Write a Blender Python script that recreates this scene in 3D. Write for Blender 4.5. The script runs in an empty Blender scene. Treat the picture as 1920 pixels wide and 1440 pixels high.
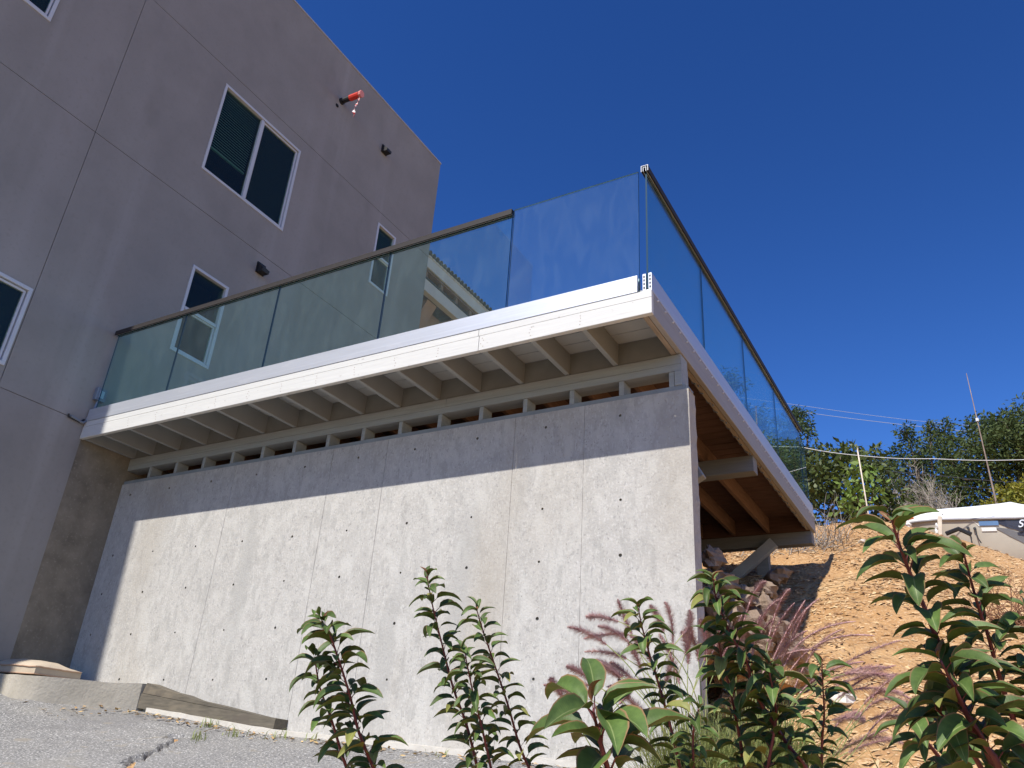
import bpy, bmesh, math, random
from mathutils import Vector, Matrix, noise
random.seed(7)
S = bpy.context.scene
COL = S.collection

# light and exposure settings
SKY_ALT=300; SKY_AIR=1.0; SKY_DUST=0.0; SKY_OZ=4.0; SKY_STR=.066; SUN_STR=4.9; EXPO=.45; SKY_GAMMA=1.42; SKY_SAT=1.11
# ---------------- camera ----------------
CR=Vector((0.8693203,0.4902674,0.0626110)); CU=Vector((0.1683432,-0.4128129,0.8951235)); CF=Vector((-0.4646965,0.7676089,0.4413998))
cd=bpy.data.cameras.new('camera'); cam=bpy.data.objects.new('camera',cd); COL.objects.link(cam)
m=Matrix((( CR.x,CU.x,-CF.x,0),(CR.y,CU.y,-CF.y,0),(CR.z,CU.z,-CF.z,0),(0,0,0,1)))
cam.matrix_world=m
cd.sensor_width=36; cd.lens=1517.18/1920*36; cd.clip_start=.05; cd.clip_end=3000
S.camera=cam

# ---------------- sky and sun ----------------
W=bpy.data.worlds.new('World'); S.world=W; W.use_nodes=True
nt=W.node_tree; bg=nt.nodes['Background']
sky=nt.nodes.new('ShaderNodeTexSky'); sky.sky_type='NISHITA'; sky.sun_disc=False
sunv=Vector((-.055,-1.0,1.19)).normalized()
sky.sun_elevation=math.asin(sunv.z); sky.sun_rotation=math.pi+.055
sky.altitude=SKY_ALT; sky.air_density=SKY_AIR; sky.dust_density=SKY_DUST; sky.ozone_density=SKY_OZ
gm=nt.nodes.new('ShaderNodeGamma'); gm.inputs[1].default_value=SKY_GAMMA; hs=nt.nodes.new('ShaderNodeHueSaturation'); hs.inputs['Saturation'].default_value=SKY_SAT; hs.inputs['Hue'].default_value=.508
nt.links.new(sky.outputs[0],gm.inputs[0]); nt.links.new(gm.outputs[0],hs.inputs['Color']); nt.links.new(hs.outputs[0],bg.inputs[0]); bg.inputs[1].default_value=SKY_STR
sl=bpy.data.lights.new('sun','SUN'); sl.energy=SUN_STR; sl.angle=math.radians(.53); sl.color=(1,.96,.885)
so=bpy.data.objects.new('sun',sl); COL.objects.link(so)
so.rotation_euler=sunv.to_track_quat('Z','Y').to_euler(); so.location=(-3,-10,20)
S.view_settings.view_transform='Standard'; S.view_settings.look='None'
S.view_settings.exposure=EXPO; S.view_settings.gamma=1; S.view_settings.use_curve_mapping=False
S.cycles.max_bounces=8; S.cycles.transparent_max_bounces=24

# ---------------- material helpers ----------------
def mat(name,color,rough=.7,spec=.3,metal=0,scale=4,var=.15,bump=0,bscale=60,detail=6,color2=None,stretch=(1,1,1),bdist=.01,lo=.3,hi=.7):
    M=bpy.data.materials.new(name); M.use_nodes=True; t=M.node_tree; b=t.nodes['Principled BSDF']
    b.inputs['Roughness'].default_value=rough; b.inputs['Specular IOR Level'].default_value=spec; b.inputs['Metallic'].default_value=metal
    tc=t.nodes.new('ShaderNodeTexCoord'); mp=t.nodes.new('ShaderNodeMapping'); mp.inputs['Scale'].default_value=stretch
    t.links.new(tc.outputs['Object'],mp.inputs[0])
    n=t.nodes.new('ShaderNodeTexNoise'); n.inputs['Scale'].default_value=scale; n.inputs['Detail'].default_value=detail; n.inputs['Roughness'].default_value=.6
    t.links.new(mp.outputs[0],n.inputs['Vector'])
    r=t.nodes.new('ShaderNodeValToRGB'); r.color_ramp.elements[0].position=lo; r.color_ramp.elements[1].position=hi
    c=color; c2=color2 or tuple(min(1,x*(1+var)) for x in c); c1=c if color2 else tuple(x*(1-var) for x in c)
    r.color_ramp.elements[0].color=(*c1,1); r.color_ramp.elements[1].color=(*c2,1)
    t.links.new(n.outputs['Fac'],r.inputs[0]); t.links.new(r.outputs[0],b.inputs['Base Color'])
    if bump:
        n2=t.nodes.new('ShaderNodeTexNoise'); n2.inputs['Scale'].default_value=bscale; n2.inputs['Detail'].default_value=5
        t.links.new(mp.outputs[0],n2.inputs['Vector'])
        bp=t.nodes.new('ShaderNodeBump'); bp.inputs['Strength'].default_value=bump; bp.inputs['Distance'].default_value=bdist
        t.links.new(n2.outputs['Fac'],bp.inputs['Height']); t.links.new(bp.outputs[0],b.inputs['Normal'])
    return M
def nodes(M): return M.node_tree, M.node_tree.nodes['Principled BSDF']
def layer(M,scale,thr,width,color,stretch=(1,1,1),kind='noise',fac=1.0,space='Object',detail=4):
    """mix a patch colour of its own over the base colour where a noise passes a threshold"""
    t,b=nodes(M); src=b.inputs['Base Color'].links[0].from_socket
    tc=t.nodes.new('ShaderNodeTexCoord'); mp=t.nodes.new('ShaderNodeMapping'); mp.inputs['Scale'].default_value=stretch
    t.links.new(tc.outputs[space],mp.inputs[0])
    if kind=='noise':
        n=t.nodes.new('ShaderNodeTexNoise'); n.inputs['Scale'].default_value=scale; n.inputs['Detail'].default_value=detail; o=n.outputs['Fac']
    else:
        n=t.nodes.new('ShaderNodeTexVoronoi'); n.inputs['Scale'].default_value=scale; o=n.outputs['Distance']
    t.links.new(mp.outputs[0],n.inputs['Vector'])
    mr=t.nodes.new('ShaderNodeMapRange'); mr.inputs[1].default_value=thr; mr.inputs[2].default_value=thr+width; mr.inputs[3].default_value=0; mr.inputs[4].default_value=fac
    t.links.new(o,mr.inputs[0])
    mx=t.nodes.new('ShaderNodeMix'); mx.data_type='RGBA'; mx.inputs['B'].default_value=(*color,1)
    t.links.new(mr.outputs[0],mx.inputs['Factor']); t.links.new(src,mx.inputs['A']); t.links.new(mx.outputs['Result'],b.inputs['Base Color'])
    return M

STUCCO=mat('stucco',(.258,.244,.234),.9,.15,scale=1.1,var=.13,bump=.35,bscale=260,bdist=.004,lo=.25,hi=.75)
layer(STUCCO,.55,.55,.25,(.31,.29,.285),stretch=(1,2.6,.22),fac=.8); layer(STUCCO,1.6,.6,.2,(.185,.172,.162),stretch=(1,1.5,.8),fac=.45); layer(STUCCO,.8,.60,.15,(.33,.315,.31),stretch=(1,3,.18),fac=.55); layer(STUCCO,22,.55,.15,(.22,.205,.195),fac=.35,detail=8)
CONC=mat('poured_concrete',(.395,.378,.352),.85,.2,scale=9,var=.10,bump=.55,bscale=55,bdist=.006)
layer(CONC,55,.54,.10,(.51,.495,.465),stretch=(1.3,1,.6),fac=.55,detail=8); layer(CONC,48,.60,.06,(.25,.245,.235),stretch=(1,1,.7),fac=.55,detail=8); layer(CONC,8,.55,.10,(.46,.445,.415),stretch=(1,1,.5),fac=.7,detail=8); layer(CONC,11,.56,.10,(.31,.30,.28),stretch=(1.6,1,.6),fac=.55,detail=8); layer(CONC,95,.72,.03,(.12,.115,.11),fac=.7,detail=1)
layer(CONC,.9,.55,.25,(.335,.30,.25),stretch=(1.2,1,.3),fac=.7); layer(CONC,1.7,.58,.12,(.33,.32,.30),stretch=(1.5,1,.25),fac=.6); layer(CONC,26,.0,.0001,(.40,.375,.345),fac=0)
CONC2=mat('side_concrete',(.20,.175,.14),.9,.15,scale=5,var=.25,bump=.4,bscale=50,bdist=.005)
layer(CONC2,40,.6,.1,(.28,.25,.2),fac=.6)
KERBM=mat('kerb_concrete',(.37,.335,.275),.9,.15,scale=6,var=.14,bump=.5,bscale=45,bdist=.008); layer(KERBM,3,.55,.15,(.5,.46,.4),stretch=(1,1,.2),fac=.6)
WHITE=mat('white_paint',(.54,.535,.51),.5,.35,scale=7,var=.05,bump=.25,bscale=14,bdist=.004,stretch=(.3,3,6)); layer(WHITE,14,.66,.05,(.33,.31,.28),fac=.6,stretch=(1,1,2)); layer(WHITE,2.2,.6,.2,(.43,.42,.39),fac=.6,stretch=(1,1,8))
ALU=mat('brushed_aluminium',(.56,.58,.62),.42,.5,metal=.55,scale=9,var=.06,stretch=(.15,.15,6)); layer(ALU,7,.6,.05,(.62,.63,.66),fac=.5,stretch=(.5,.5,2))
RAILM=mat('anodised_rail',(.034,.030,.029),.6,.2,metal=0,scale=20,var=.08)
RUBBER=mat('black_gasket',(.012,.012,.012),.7,.2,var=.05)
FRAME=mat('white_vinyl_frame',(.50,.52,.56),.4,.4,var=.03)
DARK=mat('dark_interior',(.03,.032,.033),.9,.1,var=.2)
SCREEN=mat('insect_screen',(.022,.022,.021),.85,.15,var=.15,scale=30)
BLIND=mat('blind_slat',(.34,.46,.40),.6,.3,var=.06)
BLACKP=mat('black_plastic',(.015,.015,.017),.5,.4,var=.1)
GREYMET=mat('grey_metal',(.20,.23,.28),.5,.4,metal=.3,var=.1)
SOIL=mat('dry_soil',(.34,.185,.08),.95,.1,scale=2.2,var=.15,bump=.9,bscale=24,bdist=.05,color2=(.47,.28,.13),detail=8)
layer(SOIL,38,.58,.06,(.62,.46,.29),fac=.8,stretch=(1,1.6,1.6)); layer(SOIL,30,.62,.05,(.22,.12,.06),fac=.75); layer(SOIL,.9,.56,.15,(.53,.35,.18),fac=.6); layer(SOIL,6,.58,.1,(.30,.165,.08),fac=.6,detail=8)
ASPH=mat('worn_asphalt',(.24,.232,.222),.95,.15,scale=2.5,var=.1,bump=.9,bscale=170,bdist=.012)
layer(ASPH,75,.58,.04,(.55,.53,.50),fac=.9,detail=2); layer(ASPH,62,.60,.04,(.09,.09,.095),fac=.85,detail=2); layer(ASPH,1.3,.58,.2,(.33,.31,.27),fac=.7); layer(ASPH,.7,.56,.06,(.17,.165,.165),fac=.45,detail=8); layer(ASPH,5,.62,.05,(.30,.26,.20),fac=.5,detail=8)
ROCKM=mat('sandstone',(.24,.175,.13),.9,.15,scale=7,var=.25,bump=.7,bscale=18,bdist=.03); layer(ROCKM,5,.6,.1,(.31,.26,.22),fac=.7)
PALEROCK=mat('pale_stone',(.62,.57,.5),.9,.1,scale=8,var=.15,bump=.6,bscale=20,bdist=.02)
def wood(name,c,c2,s=(.7,9,9),rough=.75):
    M=mat(name,c,rough,.2,scale=6,color2=c2,stretch=s,bump=.2,bscale=10,bdist=.003); return M
NATX=wood('redwood_board',(.085,.048,.034),(.14,.08,.06),(.8,10,10)); NATY=wood('fir_joist',(.15,.088,.058),(.22,.135,.09),(9,.7,9))
GREYW=wood('grey_painted_beam',(.16,.165,.17),(.21,.21,.21)); OLDW=wood('weathered_form_board',(.085,.075,.06),(.15,.13,.10),(1.2,9,9))
layer(OLDW,3.5,.58,.08,(.20,.165,.12),fac=.6,stretch=(.6,1,3)); layer(OLDW,3,.6,.05,(.1,.085,.07),fac=.7)
def painted(name,nat,paint):
    """boards that are painted on the outer overhang only (Y below 5 m), bare wood further in"""
    M=nat.copy(); M.name=name; t,b=nodes(M); src=b.inputs['Base Color'].links[0].from_socket
    g=t.nodes.new('ShaderNodeNewGeometry'); sp=t.nodes.new('ShaderNodeSeparateXYZ'); t.links.new(g.outputs['Position'],sp.inputs[0])
    mm=t.nodes.new('ShaderNodeMath'); mm.operation='LESS_THAN'; mm.inputs[1].default_value=5.06; t.links.new(sp.outputs['Y'],mm.inputs[0])
    n=t.nodes.new('ShaderNodeTexNoise'); n.inputs['Scale'].default_value=5; r=t.nodes.new('ShaderNodeValToRGB')
    r.color_ramp.elements[0].color=(*[x*.88 for x in paint],1); r.color_ramp.elements[1].color=(*[x*1.1 for x in paint],1)
    tc=t.nodes.new('ShaderNodeTexCoord'); t.links.new(tc.outputs['Object'],n.inputs[0]); t.links.new(n.outputs[0],r.inputs[0])
    mx=t.nodes.new('ShaderNodeMix'); mx.data_type='RGBA'; t.links.new(mm.outputs[0],mx.inputs['Factor']); t.links.new(src,mx.inputs['A']); t.links.new(r.outputs[0],mx.inputs['B'])
    t.links.new(mx.outputs['Result'],b.inputs['Base Color']); return M
BOARDM=painted('deck_board_mat',NATX,(.38,.395,.40)); JOISTM=painted('joist_mat',NATY,(.285,.30,.30))
TRIM=mat('grey_painted_trim',(.28,.30,.305),.7,.25,scale=5,var=.1,bump=.2,bscale=12,stretch=(.4,4,6))
def glassmat(name,tint,dirt,refl=1.0,streak=True):
    M=bpy.data.materials.new(name); M.use_nodes=True; t=M.node_tree; t.nodes.remove(t.nodes['Principled BSDF']); o=t.nodes['Material Output']
    tr=t.nodes.new('ShaderNodeBsdfTransparent'); tr.inputs[0].default_value=(*tint,1)
    gl=t.nodes.new('ShaderNodeBsdfGlossy'); gl.inputs['Roughness'].default_value=.0; gl.inputs[0].default_value=(refl,refl,refl,1)
    lw=t.nodes.new('ShaderNodeLayerWeight'); lw.inputs[0].default_value=.5
    pw=t.nodes.new('ShaderNodeMath'); pw.operation='POWER'; pw.inputs[1].default_value=5; t.links.new(lw.outputs['Facing'],pw.inputs[0])
    fr=t.nodes.new('ShaderNodeMath'); fr.operation='MULTIPLY_ADD'; fr.inputs[1].default_value=.95; fr.inputs[2].default_value=.04; t.links.new(pw.outputs[0],fr.inputs[0])
    mx=t.nodes.new('ShaderNodeMixShader'); t.links.new(fr.outputs[0],mx.inputs[0]); t.links.new(tr.outputs[0],mx.inputs[1]); t.links.new(gl.outputs[0],mx.inputs[2])
    df=t.nodes.new('ShaderNodeBsdfDiffuse'); df.inputs[0].default_value=(.62,.74,.74,1)
    m2=t.nodes.new('ShaderNodeMixShader'); t.links.new(mx.outputs[0],m2.inputs[1]); t.links.new(df.outputs[0],m2.inputs[2])
    tc=t.nodes.new('ShaderNodeTexCoord'); mp=t.nodes.new('ShaderNodeMapping'); mp.inputs['Scale'].default_value=(5,5,1.6); mp.inputs['Rotation'].default_value=(0,.35,0)
    n=t.nodes.new('ShaderNodeTexNoise'); n.inputs['Scale'].default_value=2.2; n.inputs['Detail'].default_value=5; n.inputs['Distortion'].default_value=.8
    t.links.new(tc.outputs['Object'],mp.inputs[0]); t.links.new(mp.outputs[0],n.inputs[0])
    mr=t.nodes.new('ShaderNodeMapRange'); mr.inputs[1].default_value=.45; mr.inputs[2].default_value=.8; mr.inputs[3].default_value=dirt*.8; mr.inputs[4].default_value=dirt*(1.7 if streak else .9)
    t.links.new(n.outputs[0],mr.inputs[0]); t.links.new(mr.outputs[0],m2.inputs[0]); t.links.new(m2.outputs[0],o.inputs[0]); return M
GLASS=glassmat('clear_railing_glass',(.82,.97,.94),.016); GLASSD=glassmat('dusty_railing_glass',(.88,.96,.96),.017)
WGLASS=glassmat('window_glass',(.62,.76,.70),.012,refl=.55,streak=False)
GEDGE=mat('green_glass_edge',(.10,.22,.22),.15,.6,var=.02); GEDGED=mat('dark_glass_edge',(.02,.05,.07),.2,.6,var=.02)
def leafmat(name,c,c2,edge,trans=.12,rough=.54,spec=.32,scale=6):
    M=mat(name,c,rough,spec,scale=scale,color2=c2); t,b=nodes(M); src=b.inputs['Base Color'].links[0].from_socket
    if edge:
        uv=t.nodes.new('ShaderNodeUVMap'); sp=t.nodes.new('ShaderNodeSeparateXYZ'); t.links.new(uv.outputs[0],sp.inputs[0])
        a=t.nodes.new('ShaderNodeMath'); a.operation='SUBTRACT'; a.inputs[1].default_value=.5; t.links.new(sp.outputs['X'],a.inputs[0])
        ab=t.nodes.new('ShaderNodeMath'); ab.operation='ABSOLUTE'; t.links.new(a.outputs[0],ab.inputs[0])
        r=t.nodes.new('ShaderNodeMapRange'); r.inputs[1].default_value=.43; r.inputs[2].default_value=.49; t.links.new(ab.outputs[0],r.inputs[0])
        mx=t.nodes.new('ShaderNodeMix'); mx.data_type='RGBA'; mx.inputs['B'].default_value=(*edge,1)
        t.links.new(r.outputs[0],mx.inputs['Factor']); t.links.new(src,mx.inputs['A'])
        r2=t.nodes.new('ShaderNodeMapRange'); r2.inputs[1].default_value=.035; r2.inputs[2].default_value=.0; r2.inputs[4].default_value=.55; t.links.new(ab.outputs[0],r2.inputs[0])
        m3=t.nodes.new('ShaderNodeMix'); m3.data_type='RGBA'; m3.inputs['B'].default_value=(.30,.33,.14,1)
        t.links.new(r2.outputs[0],m3.inputs['Factor']); t.links.new(mx.outputs['Result'],m3.inputs['A']); t.links.new(m3.outputs['Result'],b.inputs['Base Color']); src=m3.outputs['Result']
        # side veins as fine relief
        w=t.nodes.new('ShaderNodeTexWave'); w.inputs['Scale'].default_value=9; w.inputs['Distortion'].default_value=.6; w.bands_direction='Y'
        t.links.new(uv.outputs[0],w.inputs[0]); bp=t.nodes.new('ShaderNodeBump'); bp.inputs['Strength'].default_value=.06; bp.inputs['Distance'].default_value=.001
        t.links.new(w.outputs['Fac'],bp.inputs['Height']); t.links.new(bp.outputs[0],b.inputs['Normal'])
    if trans:
        o=t.nodes['Material Output']; tl=t.nodes.new('ShaderNodeBsdfTranslucent'); ms=t.nodes.new('ShaderNodeMixShader'); ms.inputs[0].default_value=trans
        t.links.new(src,tl.inputs[0]); t.links.new(b.outputs[0],ms.inputs[1]); t.links.new(tl.outputs[0],ms.inputs[2]); t.links.new(ms.outputs[0],o.inputs[0])
    return M
LEAF=leafmat('laurel_leaf',(.048,.084,.019),(.088,.138,.032),(.22,.12,.06))
t_,b_=nodes(LEAF); src_=b_.inputs['Base Color'].links[0].from_socket; oi=t_.nodes.new('ShaderNodeObjectInfo')
mr_=t_.nodes.new('ShaderNodeMapRange'); mr_.inputs[1].default_value=0; mr_.inputs[2].default_value=.9; mr_.inputs[3].default_value=.72; mr_.inputs[4].default_value=1.3; t_.links.new(oi.outputs['Random'],mr_.inputs[0])
hv_=t_.nodes.new('ShaderNodeHueSaturation'); t_.links.new(mr_.outputs[0],hv_.inputs['Value']); t_.links.new(src_,hv_.inputs['Color'])
gt_=t_.nodes.new('ShaderNodeMath'); gt_.operation='GREATER_THAN'; gt_.inputs[1].default_value=.95; t_.links.new(oi.outputs['Random'],gt_.inputs[0])
mx_=t_.nodes.new('ShaderNodeMix'); mx_.data_type='RGBA'; mx_.inputs['B'].default_value=(.30,.26,.07,1); mf_=t_.nodes.new('ShaderNodeMath'); mf_.operation='MULTIPLY'; mf_.inputs[1].default_value=.55
t_.links.new(gt_.outputs[0],mf_.inputs[0]); t_.links.new(mf_.outputs[0],mx_.inputs['Factor']); t_.links.new(hv_.outputs[0],mx_.inputs['A']); t_.links.new(mx_.outputs['Result'],b_.inputs['Base Color']); REDLEAF=leafmat('young_red_leaf',(.22,.06,.035),(.16,.12,.04),(.3,.1,.06))
STEM=mat('red_brown_stem',(.10,.022,.022),.5,.4,scale=14,var=.3,color2=(.20,.055,.06))
TL1=leafmat('blue_green_foliage',(.03,.055,.02),(.09,.13,.05),None,.25,.6,.2,scale=1.5); TL2=leafmat('dark_glossy_foliage',(.03,.05,.012),(.10,.12,.03),None,.2,.5,.3,scale=2.5)
TL3=leafmat('light_green_foliage',(.10,.17,.03),(.22,.30,.06),None,.3); TL4=leafmat('olive_foliage',(.03,.055,.016),(.10,.125,.038),None,.25,.6,.2,scale=1.2)
TL5=leafmat('yellow_bush_foliage',(.30,.24,.02),(.12,.15,.02),None,.3); TL6=leafmat('dry_brush_foliage',(.20,.17,.09),(.11,.12,.05),None,.2)
BARK=mat('bark',(.10,.075,.055),.9,.1,scale=8,var=.3); DEADW=mat('dead_grey_wood',(.30,.26,.22),.9,.1,scale=8,var=.25)
PLUMEM=mat('purple_plume',(.31,.15,.155),.8,.2,scale=30,color2=(.58,.38,.34)); BLADEM=leafmat('grass_blade',(.17,.23,.06),(.42,.42,.17),None,.3,.6,scale=9)
CUSH=mat('beige_canvas',(.42,.35,.265),.95,.1,scale=5,var=.1,bump=.4,bscale=18,bdist=.01)
BOATW=mat('white_gelcoat',(.80,.79,.77),.25,.5,var=.02); BOATC=mat('cream_hull',(.47,.43,.36),.35,.4,var=.05); BOATD=mat('navy_panel',(.035,.04,.065),.35,.5,var=.1); BOATG=mat('grey_hull_stripe',(.16,.16,.17),.4,.4,var=.05); BLUEST=mat('blue_stripe',(.12,.22,.40),.35,.4,var=.05); SILV=mat('silver_letter',(.6,.62,.65),.35,.5,var=.02)
REDM=mat('red_plastic',(.55,.04,.025),.45,.4,var=.1); ORANGE=mat('orange_cloth',(.75,.20,.07),.8,.2,var=.15); WHITEC=mat('white_cloth',(.75,.73,.70),.85,.2,var=.08,bump=.3,bscale=12)
TAPE=mat('red_white_tape',(.62,.05,.04),.4,.4,scale=26,color2=(.85,.80,.78),stretch=(.3,.3,1),lo=.48,hi=.52,detail=1)
STUCCO2=mat('tan_stucco',(.36,.205,.145),.9,.1,scale=3,var=.1); EAVE=mat('eave_paint',(.58,.49,.45),.8,.2,scale=4,var=.07); TILE=mat('dark_roof_tile',(.05,.045,.045),.8,.2,var=.3); BROWNW=mat('brown_soffit',(.22,.12,.085),.85,.1,scale=7,var=.2)
WIREM=mat('cable_grey',(.30,.31,.33),.6,.3,var=.05); WIREL=mat('cable_white',(.52,.52,.53),.6,.3,var=.05); WIRED=mat('cable_black',(.03,.03,.035),.6,.3,var=.05)
RUST=mat('rusty_pole',(.33,.25,.19),.7,.3,scale=4,var=.3,color2=(.12,.08,.07)); STICK=mat('pale_stake_wood',(.55,.47,.38),.85,.1,scale=12,var=.2)
DRYLEAF=mat('dry_leaf',(.40,.20,.08),.9,.1,scale=9,color2=(.55,.42,.2))

# ---------------- geometry helpers ----------------
class MB:
    def __init__(s): s.v=[]; s.f=[]; s.mi=[]; s.uv={}
    def face(s,pts,mi=0):
        n=len(s.v); s.v+= [tuple(p) for p in pts]; s.f.append(tuple(range(n,n+len(pts)))); s.mi.append(mi)
    def box(s,x0,x1,y0,y1,z0,z1,mi=0):
        n=len(s.v); s.v+=[(x0,y0,z0),(x1,y0,z0),(x1,y1,z0),(x0,y1,z0),(x0,y0,z1),(x1,y0,z1),(x1,y1,z1),(x0,y1,z1)]
        for q in ((0,3,2,1),(4,5,6,7),(0,1,5,4),(1,2,6,5),(2,3,7,6),(3,0,4,7)):
            s.f.append(tuple(n+i for i in q)); s.mi.append(mi)
        return s
    def bar(s,a,b,w,h,up=(0,0,1),mi=0):
        a=Vector(a);b=Vector(b);d=(b-a).normalized();u=Vector(up);r=d.cross(u).normalized();u=r.cross(d)
        n=len(s.v)
        for p in (a,b):
            for i,j in ((-1,-1),(1,-1),(1,1),(-1,1)): s.v.append(tuple(p+r*(i*w/2)+u*(j*h/2)))
        for q in ((3,2,1,0),(4,5,6,7),(0,1,5,4),(1,2,6,5),(2,3,7,6),(3,0,4,7)): s.f.append(tuple(n+i for i in q)); s.mi.append(mi)
        return s
    def tube(s,pts,rad,sides=6,mi=0,caps=True):
        pts=[Vector(p) for p in pts]; n0=len(s.v)
        if not isinstance(rad,(list,tuple)): rad=[rad]*len(pts)
        ref=None
        for i,p in enumerate(pts):
            d=(pts[min(i+1,len(pts)-1)]-pts[max(i-1,0)]).normalized()
            if ref is None: ref=d.orthogonal().normalized()
            ref=(ref-d*ref.dot(d)); ref=ref.normalized() if ref.length>1e-6 else d.orthogonal().normalized()
            b=d.cross(ref)
            for k in range(sides):
                a=2*math.pi*k/sides; s.v.append(tuple(p+(ref*math.cos(a)+b*math.sin(a))*rad[i]))
        for i in range(len(pts)-1):
            for k in range(sides):
                a=n0+i*sides+k; b_=n0+i*sides+(k+1)%sides; s.f.append((a,b_,b_+sides,a+sides)); s.mi.append(mi)
        if caps:
            s.f.append(tuple(n0+k for k in range(sides))[::-1]); s.mi.append(mi); e=n0+(len(pts)-1)*sides; s.f.append(tuple(e+k for k in range(sides))); s.mi.append(mi)
        return s
    def mesh(s,name,mats,origin=(0,0,0),smooth=False):
        o=origin; me=bpy.data.meshes.new(name); me.from_pydata([(x-o[0],y-o[1],z-o[2]) for x,y,z in s.v],[],s.f)
        if not isinstance(mats,(list,tuple)): mats=[mats]
        for q in mats: me.materials.append(q)
        if len(mats)>1: me.polygons.foreach_set('material_index',s.mi)
        if smooth: me.polygons.foreach_set('use_smooth',[True]*len(me.polygons))
        me.update(); return me
    def build(s,name,mats,parent=None,smooth=False,origin=None,bevel=0):
        if parent is not None: o=parent.get('_w') or parent.location; base=Vector(o)
        else: base=Vector(origin or (0,0,0))
        me=s.mesh(name,mats,base,smooth); ob=bpy.data.objects.new(name,me); COL.objects.link(ob)
        if parent is not None: ob.parent=parent
        else: ob.location=base
        if bevel:
            bv=ob.modifiers.new('bevel','BEVEL'); bv.width=bevel; bv.segments=2; bv.limit_method='ANGLE'
        if parent is not None: WB[ob.name]=base
        return ob
WB={}
def sub(s,name,mats,part,**k):
    """mesh as sub-part of a part (same local frame)"""
    base=WB[part.name]; me=s.mesh(name,mats,base,k.get('smooth',False)); ob=bpy.data.objects.new(name,me); COL.objects.link(ob); ob.parent=part; return ob
def tag(o,label,cat,group=None):
    o['label']=label; o['category']=cat
    if group: o['group']=group
    return o
def thing(name,loc,label,cat,group=None):
    o=bpy.data.objects.new(name,None); COL.objects.link(o); o.location=loc; o.empty_display_size=.2; return tag(o,label,cat,group)
def struct(o): o['kind']='structure'; return o
def stuff(o): o['kind']='stuff'; return o
def box(name,b,m,parent,bevel=0):
    return MB().box(*b).build(name,m,parent,bevel=bevel)

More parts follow.
